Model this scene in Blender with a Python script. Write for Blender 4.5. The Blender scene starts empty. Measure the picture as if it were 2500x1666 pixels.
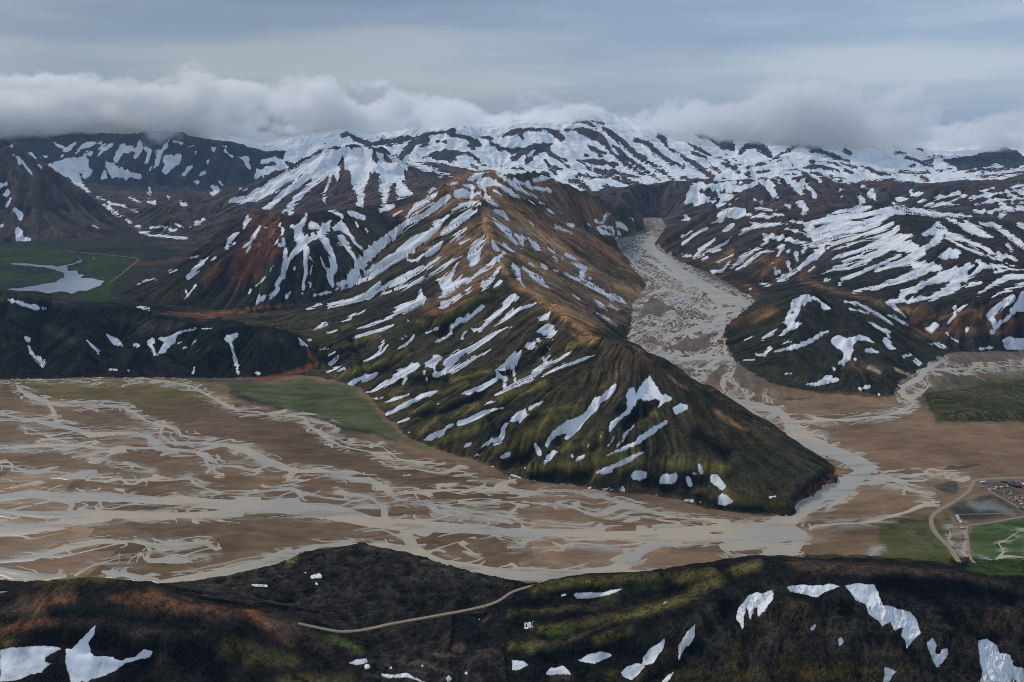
import bpy, math, random, time
import numpy as np
T0 = time.time()
R = math.radians
scene = bpy.context.scene
rng = np.random.default_rng(7)
random.seed(7)

# ------------------------------------------------------------------ camera
H = 620.0                     # metres above the valley floor
PITCH = R(16.5)
FPX = 1700.0                  # focal length in pixels of a 2353 px wide frame
cam_d = bpy.data.cameras.new("camera")
cam_d.sensor_width = 36.0
cam_d.lens = 36.0 * FPX / 2353.0
cam_d.clip_start = 1.0
cam_d.clip_end = 60000.0
cam = bpy.data.objects.new("camera", cam_d)
scene.collection.objects.link(cam)
cam.location = (0, 0, H)
cam.rotation_euler = (R(90) - PITCH, 0, 0)
scene.camera = cam

# ------------------------------------------------------------------ world, sun, exposure
SUN_EL, SUN_AZ = R(40), R(-48)       # azimuth measured from +Y towards +X
world = bpy.data.worlds.new("World")
scene.world = world
world.use_nodes = True
def build_world():
    nt = world.node_tree; N = nt.nodes; L = nt.links
    N.clear()
    out = N.new("ShaderNodeOutputWorld"); bg = N.new("ShaderNodeBackground")
    sky = N.new("ShaderNodeTexSky"); sky.sky_type = 'NISHITA'; sky.sun_disc = False
    sky.sun_elevation = SUN_EL; sky.sun_rotation = SUN_AZ
    bg.inputs["Strength"].default_value = 0.1
    tc = N.new("ShaderNodeTexCoord").outputs["Generated"]
    mp = N.new("ShaderNodeMapping"); mp.inputs["Scale"].default_value = (1.1, 1.1, 9.0); L.new(tc, mp.inputs[0])
    n = N.new("ShaderNodeTexNoise"); n.inputs["Scale"].default_value = 1.6; n.inputs["Detail"].default_value = 6; n.inputs["Roughness"].default_value = 0.5
    L.new(mp.outputs[0], n.inputs["Vector"])
    sp = N.new("ShaderNodeSeparateXYZ"); L.new(tc, sp.inputs[0])
    # high cloud sheet: thicker to the right and overhead, thin bluish band low down
    cr = N.new("ShaderNodeValToRGB"); L.new(n.outputs[0], cr.inputs[0])
    cr.color_ramp.elements[0].position = 0.36; cr.color_ramp.elements[0].color = (1.95, 2.85, 4.2, 1)
    cr.color_ramp.elements[1].position = 0.64; cr.color_ramp.elements[1].color = (3.7, 4.3, 5.15, 1)
    e = cr.color_ramp.elements.new(0.5); e.color = (2.5, 3.35, 4.6, 1)
    el = N.new("ShaderNodeMapRange"); el.inputs["From Min"].default_value = -0.02; el.inputs["From Max"].default_value = 0.16
    L.new(sp.outputs["Z"], el.inputs["Value"])
    cv = N.new("ShaderNodeMapRange"); cv.inputs["From Min"].default_value = 0.0; cv.inputs["From Max"].default_value = 1.0
    cv.inputs["To Min"].default_value = 0.80; cv.inputs["To Max"].default_value = 0.97; L.new(el.outputs[0], cv.inputs["Value"])
    mx = N.new("ShaderNodeMix"); mx.data_type = 'RGBA'
    L.new(cv.outputs[0], mx.inputs["Factor"]); L.new(sky.outputs[0], mx.inputs[6]); L.new(cr.outputs[0], mx.inputs[7])
    rx = N.new("ShaderNodeMapRange"); rx.inputs["From Min"].default_value = -0.3; rx.inputs["From Max"].default_value = 0.7
    rx.inputs["To Min"].default_value = 0.90; rx.inputs["To Max"].default_value = 1.36; L.new(sp.outputs["X"], rx.inputs["Value"])
    vm = N.new("ShaderNodeVectorMath"); vm.operation = 'SCALE'; L.new(mx.outputs[2], vm.inputs[0]); L.new(rx.outputs[0], vm.inputs["Scale"])
    L.new(vm.outputs[0], bg.inputs["Color"])
    L.new(bg.outputs[0], out.inputs["Surface"])
build_world()
sun_d = bpy.data.lights.new("sun", 'SUN')
sun_d.energy = 1.7; sun_d.angle = R(12); sun_d.color = (1.0, 0.95, 0.88)
sun = bpy.data.objects.new("sun", sun_d); scene.collection.objects.link(sun)
from mathutils import Vector
sdir = Vector((math.sin(SUN_AZ)*math.cos(SUN_EL), math.cos(SUN_AZ)*math.cos(SUN_EL), math.sin(SUN_EL)))
sun.rotation_euler = sdir.to_track_quat('Z', 'Y').to_euler()
vs = scene.view_settings
vs.view_transform = 'Standard'; vs.look = 'None'; vs.exposure = 0.0; vs.gamma = 1.0
vs.use_curve_mapping = False

# ------------------------------------------------------------------ survey: photo direction -> place
CP, SP = math.cos(PITCH), math.sin(PITCH)
def ray(u, v):
    a = (u - 1176.5) / FPX; b = (784.0 - v) / FPX
    return a, CP + b * SP, -SP + b * CP
def at_z(u, v, z):                    # the point of that direction at height z
    a, y, dz = ray(u, v); t = (z - H) / dz
    return (a * t, y * t, z)
def at_y(u, v, Y):                    # ... at distance Y
    a, y, dz = ray(u, v); t = Y / y
    return (a * t, Y, H + dz * t)
def Z(*pts): return [at_z(*p) for p in pts]
def Yl(*pts): return [at_y(*p) for p in pts]

# every mountain: list of survey lines (crests, spurs, feet, gullies)
RIDGE = {}
RIDGE['brown_hill'] = [
    Z((-260,1430,80),(-100,1395,92),(0,1362,100),(100,1335,115),(215,1322,120),(330,1345,115),(450,1388,95),(560,1405,80),(660,1432,55),(740,1462,30),(830,1495,10)),
    Z((-300,1568,70),(0,1568,68),(200,1568,58),(420,1568,50)), Z((560,1568,36),(700,1568,20),(800,1568,10)),
    Z((-300,1900,20),(100,1900,15),(500,1900,10),(860,1900,4))]
RIDGE['mossy_hill'] = [
    Z((1195,1392,8),(1215,1360,10),(1330,1340,20),(1400,1333,28),(1560,1322,45),(1620,1308,65),(1740,1290,95),(1900,1292,115),(2060,1300,120),(2200,1310,120),(2353,1322,118),(2600,1345,112)),
    Z((1100,1490,8),(1180,1470,14),(1300,1440,26),(1450,1420,42),(1600,1380,64),(1700,1340,86)),
    Z((1180,1425,3),(1300,1398,9),(1450,1376,20),(1560,1350,38)),
    Z((1250,1568,8),(1400,1568,12),(1550,1568,18),(1700,1568,28),(1900,1568,45),(2100,1568,50),(2353,1568,48),(2600,1568,46)),
    Z((1250,1900,2),(1700,1900,4),(2353,1900,8)),
    Z((1820,1375,101),(1900,1392,99),(1960,1380,102))]
RIDGE['dark_hills'] = [
    Z((-400,640,175),(-200,650,160),(0,668,150),(100,692,125),(200,712,105),(330,705,92),(400,735,76),(460,757,66),(560,745,80),(640,757,72),(700,792,45),(722,835,14)),
    Z((560,745,80),(520,800,40),(490,850,8)), Z((200,712,105),(170,780,60),(150,850,10)), Z((0,668,150),(20,760,75),(30,850,10)),
    Z((400,735,76),(370,800,35),(350,855,6)), Z((640,757,72),(620,810,35),(610,850,6)),
    Z((100,735,75),(92,790,30),(95,850,2)), Z((290,750,50),(250,800,20),(240,858,2)), Z((440,775,40),(430,810,18),(418,860,2)), Z((545,790,34),(548,830,12),(552,858,2)), Z((685,800,30),(690,850,3)),
    Z((40,790,66),(60,845,14)), Z((190,745,80),(200,800,48),(190,850,12)), Z((330,760,62),(310,815,36),(300,858,8)), Z((500,760,74),(480,810,44),(470,856,8)), Z((590,770,70),(580,815,40),(575,856,8))]
RIDGE['red_mountain'] = [
    Z((300,690,14),(390,640,60),(440,600,110),(480,560,160),(520,520,215),(560,490,255),(590,486,268),(620,492,265),(700,492,265),(740,484,270),(800,488,265),(870,482,260),(905,505,235),(925,520,212)),
    Z((270,692,6),(420,708,7),(560,716,8),(640,708,12),(740,690,25)),
    Z((590,486,268),(585,560,190),(560,640,90)), Z((740,484,270),(730,560,195),(690,650,75))]
RIDGE['rhyolite_ridge'] = [
    Z((1915,1082,17),(1860,1050,30),(1760,985,65),(1640,905,105),(1540,845,135),(1470,805,155),(1420,790,160),(1380,788,157),(1330,750,165),(1273,707,175),(1240,683,185),(1186,650,200),(1160,615,215),(1150,595,222),(1125,555,255),(1114,519,285),(1108,459,335)),
    Z((1108,459,335),(1060,440,350),(1014,422,372),(1051,409,393),(1134,387,425),(1180,400,410),(1258,395,390),(1335,435,310),(1411,475,165),(1451,489,90),(1478,520,4)),
    Z((740,690,25),(800,660,60),(830,640,80),(860,600,120),(900,560,165),(925,520,210)),
    Z((1134,387,425),(1200,440,330),(1300,500,200),(1380,555,70),(1440,610,5)),
    Z((1108,459,335),(1180,520,245),(1300,600,130),(1420,680,30),(1460,690,3)),
    Z((1114,519,285),(1060,560,230),(960,620,150),(860,690,70),(760,740,20)),
    Z((1240,683,185),(1120,740,130),(960,800,70),(830,860,18)),
    Z((1330,770,148),(1180,830,95),(1020,880,50),(890,940,8)),
    Z((1420,790,160),(1300,880,110),(1150,960,60),(990,1020,8)),
    Z((1540,845,135),(1450,960,85),(1330,1050,35),(1200,1090,5)),
    Z((1760,985,65),(1700,1060,45),(1640,1120,22),(1620,1155,4)),
    Z((1860,1050,30),(1830,1110,20),(1815,1150,14)),
    Z((1905,1090,17),(1830,1140,15),(1815,1160,12)),
    Z((735,800,9),(728,850,3)), Z((600,730,10),(720,770,9))]
RIDGE['grey_mountain'] = [
    Yl((-500,280,4800),(-200,300,4800),(0,322,4700),(30,330,4690),(50,340,4650),(110,390,4600),(160,430,4580),(210,465,4560)), Z((210,465,58),(290,520,3)),
    [(-4200,5600,150),(-3400,5500,140),(-2900,5300,60),(-2550,5200,25)]]
RIDGE['low_cones'] = [
    Z((330,480,60)), Yl((334,477,4880),(394,457,4900),(450,451,4950),(500,456,4950)), Z((300,515,4),(400,541,3),(480,538,4)), Z((394,457,146),(400,510,50)), 
    [(-1900,5600,60),(-2300,5900,30),(-1500,5700,100)]]
RIDGE['streaked_mountain'] = [
    Yl((470,520,4470),(527,464,4750),(617,411,4900),(701,361,5000),(744,342,5000),(800,335,5050),(870,340,5050),(930,372,5000),(1000,395,4900),(1060,412,4700)),
    [(-1550,3900,25),(-1300,3900,70),(-1090,3900,120),(-800,3850,190),(-550,3800,235),(-400,4050,250)],
    [(-2100,5900,90),(-1600,6100,140),(-1000,6100,230),(-600,5900,220),(-200,5500,230),(0,5000,240),(300,4700,230)]]
RIDGE['far_dark_range'] = [
    Yl((-500,300,7600),(60,322,7500),(150,330,7400),(250,326,7400),(320,314,7400),(400,312,7400),(450,326,7400),(520,336,7300),(580,363,7200),(640,395,7100),(700,425,7000)),
    Yl((200,440,6750),(320,435,6760),(420,440,6800),(520,440,6800),(620,440,6750)),
    Yl((320,314,7400),(340,380,7050)), Yl((450,326,7400),(480,400,7000)), Yl((150,330,7400),(180,380,7000))]
RIDGE['far_snow_range'] = [
    Yl((600,355,7900),(650,342,7900),(700,322,7950),(760,305,8000),(810,303,8000),(840,315,7900),(867,333,7800)),
    Yl((867,335,7800),(941,315,7700),(1024,302,7600),(1078,302,7600),(1118,315,7600),(1141,319,7650),(1184,299,7700),(1241,295,7700),(1285,302,7800),(1325,282,8000),(1345,279,8100),(1385,299,7900),(1418,309,7800),(1468,329,7600),(1518,355,7350),(1569,379,7150),(1668,412,6800)),
    Yl((1184,299,7700),(1251,335,7300),(1330,380,7000),(1400,430,6750)), Yl((1078,302,7600),(1120,360,7150),(1150,405,6800)),
    Yl((941,315,7700),(930,360,7200)), Yl((640,400,7100),(720,375,7300),(800,365,7200)),
    Yl((1280,262,8900),(1358,262,9000),(1450,275,9000))]
RIDGE['far_snow_plateau'] = [
    Yl((1530,308,8500),(1581,329,8200),(1640,350,7700),(1718,379,7000)),
    Yl((1601,312,8600),(1618,299,8600),(1651,312,8600),(1701,322,8600),(1728,322,8600),(1755,337,8550),(1782,352,8500),(1835,331,8500),(1885,334,8500),(1922,336,8500),(2069,342,8600),(2152,354,8500),(2219,352,8300),(2302,342,8300),(2353,344,8300),(2700,350,8300)),
    Yl((1718,381,6950),(1800,368,7100),(1950,372,7100),(2060,400,6900),(2200,405,6850),(2353,400,6850))]
RIDGE['snow_dome'] = [
    Yl((1668,412,6000),(1691,400,6100),(1721,384,6250),(1795,366,6300),(1868,367,6300),(1928,371,6250),(1985,386,6100),(2035,402,5950)),
    [(500,5600,90),(900,5850,110),(1400,5850,150),(2000,5700,160),(2600,5650,165),(3300,5650,170)], [(2100,6600,150),(2700,6600,170),(3300,6500,150),(4200,6500,170)], Yl((2150,405,6300),(2250,398,6300),(2353,395,6300),(2600,390,6300))]
RIDGE['purple_ridge'] = [
    Yl((1568,419,5350),(1618,412,5350),(1701,412,5300),(1741,411,5300),(1801,406,5300),(1868,406,5300),(1901,407,5250),(1952,419,5200),(1985,411,5250),(2069,412,5250),(2119,422,5200),(2235,419,5200),(2353,409,5200),(2700,400,5200)),
    Yl((1418,455,5050),(1468,419,5250),(1520,425,5300),(1568,419,5350)), Z((1470,497,2),(1525,500,3)),
    [(900,4650,8),(1300,4450,40),(1700,4300,80),(2200,4200,110)]]
RIDGE['banded_hills'] = [
    Yl((2052,459,4550),(2119,447,4550),(2219,430,4600),(2353,425,4600),(2700,410,4600)), [(2150,4000,140),(2600,3950,150),(3300,3900,150)]]
RIDGE['river_bluff'] = [
    Z((1501,559,2)), Yl((1568,515,3950),(1635,476,3900),(1708,472,3850),(1768,479,3750),(1851,499,3600),(1870,504,3500)),
    Z((1858,516,168),(1885,566,128),(1835,616,70),(1785,646,20),(1755,653,6)), Z((1768,479,205),(1780,530,150),(1768,583,90),(1740,640,20)),
    Z((1635,476,190),(1600,540,80),(1580,590,12))]
RIDGE['snow_striped_mountain'] = [
    Yl((1870,504,3500),(1918,486,3550),(1985,466,3600),(2019,459,3600),(2049,463,3600),(2110,480,3500),(2169,492,3400),(2250,505,3300),(2353,530,3150),(2700,560,3000)),
    Z((2049,463,250),(2080,510,215),(2119,573,168),(2100,640,115),(2069,690,82)), Z((2069,693,80),(2089,733,45),(2135,776,18),(2180,808,2)),
    Z((2353,560,185),(2300,640,140),(2232,693,108),(2190,760,40)), Z((2700,640,170),(2353,670,150),(2300,730,80),(2280,800,3)),
    Z((1901,640,68),(2000,662,74))]
RIDGE['green_bluff'] = [
    Z((1662,762,2),(1700,735,40),(1740,705,80),(1800,676,115),(1840,667,128),(1900,672,125),(1960,690,112),(2020,715,90),(2080,750,55),(2130,785,25),(2170,810,3)),
    Z((1840,667,128),(1830,740,80),(1800,820,30),(1790,870,4)), Z((1960,690,112),(1960,780,60),(2000,850,22),(2050,900,6)),
    Z((1900,690,112),(1890,780,50),(1880,860,10))]
RIDGE['lava_field'] = [
    Z((500,1347,9),(640,1315,11),(700,1285,12),(850,1268,12),(960,1292,12),(1060,1325,11),(1140,1345,9)),
    Z((600,1380,10),(800,1400,12),(1000,1370,11),(1100,1370,9)), Z((880,1470,7),(1000,1480,7)), Z((900,1568,6),(1000,1568,6),(1100,1568,6)), Z((900,1900,2),(1100,1900,2))]
RIDGE['dark_lava'] = [Z((2150,920,8),(2240,895,9),(2353,890,9),(2600,885,9)), Z((2165,955,7),(2353,955,8),(2600,955,8))]
STEEP = Z((1917,1085,17),(1915,1108,15),(1835,1153,13),(1822,1176,11))      # undercut river bank
FLATS = [
  [(-900,905),(0,872),(300,867),(590,868),(700,862),(760,872),(830,892),(880,950),(940,1005),(1010,1035),(1090,1058),(1180,1098),(1290,1114),(1420,1134),(1520,1142),(1640,1170),(1760,1188),(1822,1186),(1840,1158),(1920,1110),(1924,1080),(1850,1028),(1700,940),(1640,905),(1580,880),(1520,835),(1434,795),(1452,735),(1452,700),(1487,655),(1442,600),(1402,553),(1480,528),(1478,500),(1520,500),(1530,520),(1505,560),(1560,600),(1640,632),(1738,690),(1662,757),(1668,790),(1690,833),(1770,882),(1900,907),(2050,914),(2076,870),(2182,811),(2353,806),(2900,806),(3300,1250),(2353,1290),(2150,1285),(1740,1275),(1560,1310),(1400,1322),(1235,1347),(1165,1332),(1062,1310),(960,1278),(830,1250),(698,1268),(640,1298),(380,1352),(300,1338),(0,1335),(-900,1345)],
  [(-900,566),(0,556),(210,551),(300,521),(330,545),(430,554),(480,572),(400,625),(290,668),(240,702),(-900,702)]]
RAISED = [[(2120,905),(2353,872),(2700,872),(2700,972),(2353,972),(2150,972)]]   # lava on the plain, not flat

# ------------------------------------------------------------------ noise
_perm = rng.permutation(4096); _ang = rng.random(4096) * 2 * np.pi
_gx, _gy = np.cos(_ang).astype(np.float32), np.sin(_ang).astype(np.float32)
def perlin(x, y, seed=0):
    xi = np.floor(x).astype(np.int64); yi = np.floor(y).astype(np.int64)
    fx = (x - xi).astype(np.float32); fy = (y - yi).astype(np.float32)
    ux = fx*fx*fx*(fx*(fx*6-15)+10); uy = fy*fy*fy*(fy*(fy*6-15)+10)
    def g(ix, iy, dx, dy):
        h = _perm[(_perm[(ix + seed*57) & 4095] + iy) & 4095]
        return _gx[h]*dx + _gy[h]*dy
    a = g(xi, yi, fx, fy); b = g(xi+1, yi, fx-1, fy)
    c = g(xi, yi+1, fx, fy-1); d = g(xi+1, yi+1, fx-1, fy-1)
    top = a + (b-a)*ux; bot = c + (d-c)*ux
    return (top + (bot-top)*uy) * 1.5
def fbm(x, y, scale, octv=4, seed=0, gain=0.5, ridged=False):
    s = np.zeros(np.shape(x), np.float32); amp = 1.0; tot = 0
    for k in range(octv):
        n = perlin(x/scale, y/scale, seed+k*3)
        if ridged: n = 1 - 2*np.abs(n)
        s += amp*n; tot += amp; amp *= gain; scale *= 0.49
    return s / tot
def smooth(e0, e1, x):
    t = np.clip((x-e0)/(e1-e0), 0, 1); return t*t*(3-2*t)

# ------------------------------------------------------------------ elevation model on a regular grid
CELL = 9.0
GX0, GX1, GY0, GY1 = -8400.0, 8400.0, 250.0, 9850.0
NX, NY = int((GX1-GX0)/CELL)+1, int((GY1-GY0)/CELL)+1
gx = GX0 + np.arange(NX)*CELL; gy = GY0 + np.arange(NY)*CELL
def in_poly(poly, X, Y):
    c = np.zeros(X.shape, bool); n = len(poly)
    for i in range(n):
        x1, y1 = poly[i]; x2, y2 = poly[(i+1) % n]
        if y1 == y2: continue
        m = ((y1 > Y) != (y2 > Y))
        c ^= m & (X < (x2-x1)*(Y-y1)/(y2-y1)+x1)
    return c
GXX, GYY = np.meshgrid(gx, gy)
flat = np.zeros((NY, NX), bool)
for poly in FLATS:
    flat |= in_poly([at_z(u, v, 0)[:2] for u, v in poly], GXX, GYY)
for poly in RAISED:
    flat &= ~in_poly([at_z(u, v, 0)[:2] for u, v in poly], GXX, GYY)
cs = np.zeros((NY, NX)); cn = np.zeros((NY, NX))
def sample_line(ln, step=6.0):
    out = []
    if len(ln) == 1: return np.array(ln)
    for a, b in zip(ln[:-1], ln[1:]):
        a = np.array(a); b = np.array(b); n = max(2, int(np.linalg.norm((b-a)[:2])/step))
        t = np.linspace(0, 1, n)[:, None]; out.append(a*(1-t)+b*t)
    return np.concatenate(out)
names = list(RIDGE)
for nm in names:
    for ln in RIDGE[nm] + ([STEEP] if nm == 'rhyolite_ridge' else []):
        p = sample_line(ln)
        ix = np.round((p[:,0]-GX0)/CELL).astype(int); iy = np.round((p[:,1]-GY0)/CELL).astype(int)
        ok = (ix >= 0)&(ix < NX)&(iy >= 0)&(iy < NY)
        np.add.at(cs, (iy[ok], ix[ok]), p[ok,2]); np.add.at(cn, (iy[ok], ix[ok]), 1)
fl2 = flat & (cn == 0)
cn[fl2] = 1; cs[fl2] = 0
def solve(cs, cn, depth):
    fixed = cn > 0; val = np.where(fixed, cs/np.maximum(cn, 1), 0)
    if depth == 0 or min(cs.shape) < 24:
        z = np.where(fixed, val, val[fixed].mean() if fixed.any() else 0); it = 400
    else:
        h, w = cs.shape; h2, w2 = (h+1)//2, (w+1)//2
        c2 = np.zeros((h2, w2)); n2 = np.zeros((h2, w2))
        for dy in (0, 1):
            for dx in (0, 1):
                s = val[dy::2, dx::2]*fixed[dy::2, dx::2]; n = fixed[dy::2, dx::2]
                c2[:s.shape[0], :s.shape[1]] += s; n2[:s.shape[0], :s.shape[1]] += n
        zc = solve(c2, n2, depth-1)
        yy = np.clip((np.arange(h)-0.5)/2, 0, h2-1); xx = np.clip((np.arange(w)-0.5)/2, 0, w2-1)
        y0 = np.minimum(yy.astype(int), h2-2); x0 = np.minimum(xx.astype(int), w2-2)
        fy = (yy-y0)[:,None]; fx = (xx-x0)[None]
        z = (zc[y0][:,x0]*(1-fx)+zc[y0][:,x0+1]*fx)*(1-fy)+(zc[y0+1][:,x0]*(1-fx)+zc[y0+1][:,x0+1]*fx)*fy
        z = np.where(fixed, val, z); it = 50
    for _ in range(it):
        p = np.pad(z, 1, mode='edge')
        z = np.where(fixed, val, 0.25*(p[:-2,1:-1]+p[2:,1:-1]+p[1:-1,:-2]+p[1:-1,2:]))
    return z
dem = solve(cs, cn, 7)
def blur(a, n=1):
    for _ in range(n):
        p = np.pad(a, 1, mode='edge'); a = 0.25*p[:-2,1:-1]+0.5*p[1:-1,1:-1]+0.25*p[2:,1:-1]
        p = np.pad(a, 1, mode='edge'); a = 0.25*p[1:-1,:-2]+0.5*p[1:-1,1:-1]+0.25*p[1:-1,2:]
    return a
dem = np.where(flat, dem, blur(dem, 1))
relief = np.clip(dem/60.0, 0, 1)
dem = dem + relief*fbm(GXX, GYY, 420, 4, 11)*26*np.clip(GYY/3500, 0.25, 1.3)
# rain: many drops run downhill and cut gullies
def erode(z, n_batches=9, n=110000, steps=60, k=0.06):
    z = z.copy()
    for b in range(n_batches):
        x = rng.random(n)*(NX-3)+1; y = rng.random(n)*(NY-3)+1
        w = CELL; sed = np.zeros(n)
        dxp = np.zeros(n); dyp = np.zeros(n)
        delta = np.zeros_like(z)
        for s in range(steps):
            ix = x.astype(int); iy = y.astype(int); fx = x-ix; fy = y-iy
            z00 = z[iy,ix]; z10 = z[iy,ix+1]; z01 = z[iy+1,ix]; z11 = z[iy+1,ix+1]
            gxx = (z10-z00)*(1-fy)+(z11-z01)*fy; gyy = (z01-z00)*(1-fx)+(z11-z10)*fx
            dxp = dxp*0.25-gxx*0.75; dyp = dyp*0.25-gyy*0.75
            l = np.hypot(dxp, dyp)+1e-6
            slope = np.hypot(gxx, gyy)/w
            ux, uy = dxp/l, dyp/l
            cut = k*np.clip(slope-0.05, 0, 1.0)*min(1.0, s/10.0)
            np.add.at(delta, (iy, ix), -cut*(1-fx)*(1-fy)); np.add.at(delta, (iy, ix+1), -cut*fx*(1-fy))
            np.add.at(delta, (iy+1, ix), -cut*(1-fx)*fy); np.add.at(delta, (iy+1, ix+1), -cut*fx*fy)
            x = np.clip(x+ux, 1, NX-3); y = np.clip(y+uy, 1, NY-3)
        z = z+np.clip(delta, -4, 4)
    return z
dem0 = dem
dem = erode(dem)
dem = np.maximum(dem, np.where(flat, 0, -1.0))
dem = np.where(flat, np.minimum(dem, 0.0), dem)
print("dem", round(time.time()-T0, 1))

def sample(arr, X, Y):                       # bicubic-ish (smooth bilinear) lookup
    fx = np.clip((X-GX0)/CELL, 0, NX-1.001); fy = np.clip((Y-GY0)/CELL, 0, NY-1.001)
    ix = fx.astype(int); iy = fy.astype(int); fx = fx-ix; fy = fy-iy
    return (arr[iy,ix]*(1-fx)+arr[iy,ix+1]*fx)*(1-fy)+(arr[iy+1,ix]*(1-fx)+arr[iy+1,ix+1]*fx)*fy


# gullies and ribs that follow the fall line
def ribs(X, Y, dxn, dyn, wl, seed):
    """stripes of wavelength wl running along the slope direction (dxn, dyn), broken into cells"""
    cs_ = wl*1.6
    px, py = X/cs_, Y/cs_; ix = np.floor(px).astype(np.int64); iy = np.floor(py).astype(np.int64)
    num = np.zeros(X.shape, np.float32); den = np.full(X.shape, 1e-4, np.float32)
    for oy in (-1, 0, 1):
        for ox in (-1, 0, 1):
            h = _perm[(_perm[(ix+ox+seed*31) & 4095]+iy+oy) & 4095]
            cx = ix+ox+0.5+0.45*_gx[h]; cy = iy+oy+0.5+0.45*_gy[h]
            rx, ry = (px-cx).astype(np.float32), (py-cy).astype(np.float32)
            w = np.exp(-2.6*(rx*rx+ry*ry)).astype(np.float32)
            ph = (rx*(-dyn)+ry*dxn)*cs_/wl*6.2832+_ang[h]
            num += w*np.cos(ph).astype(np.float32); den += w
    return num/den
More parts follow.
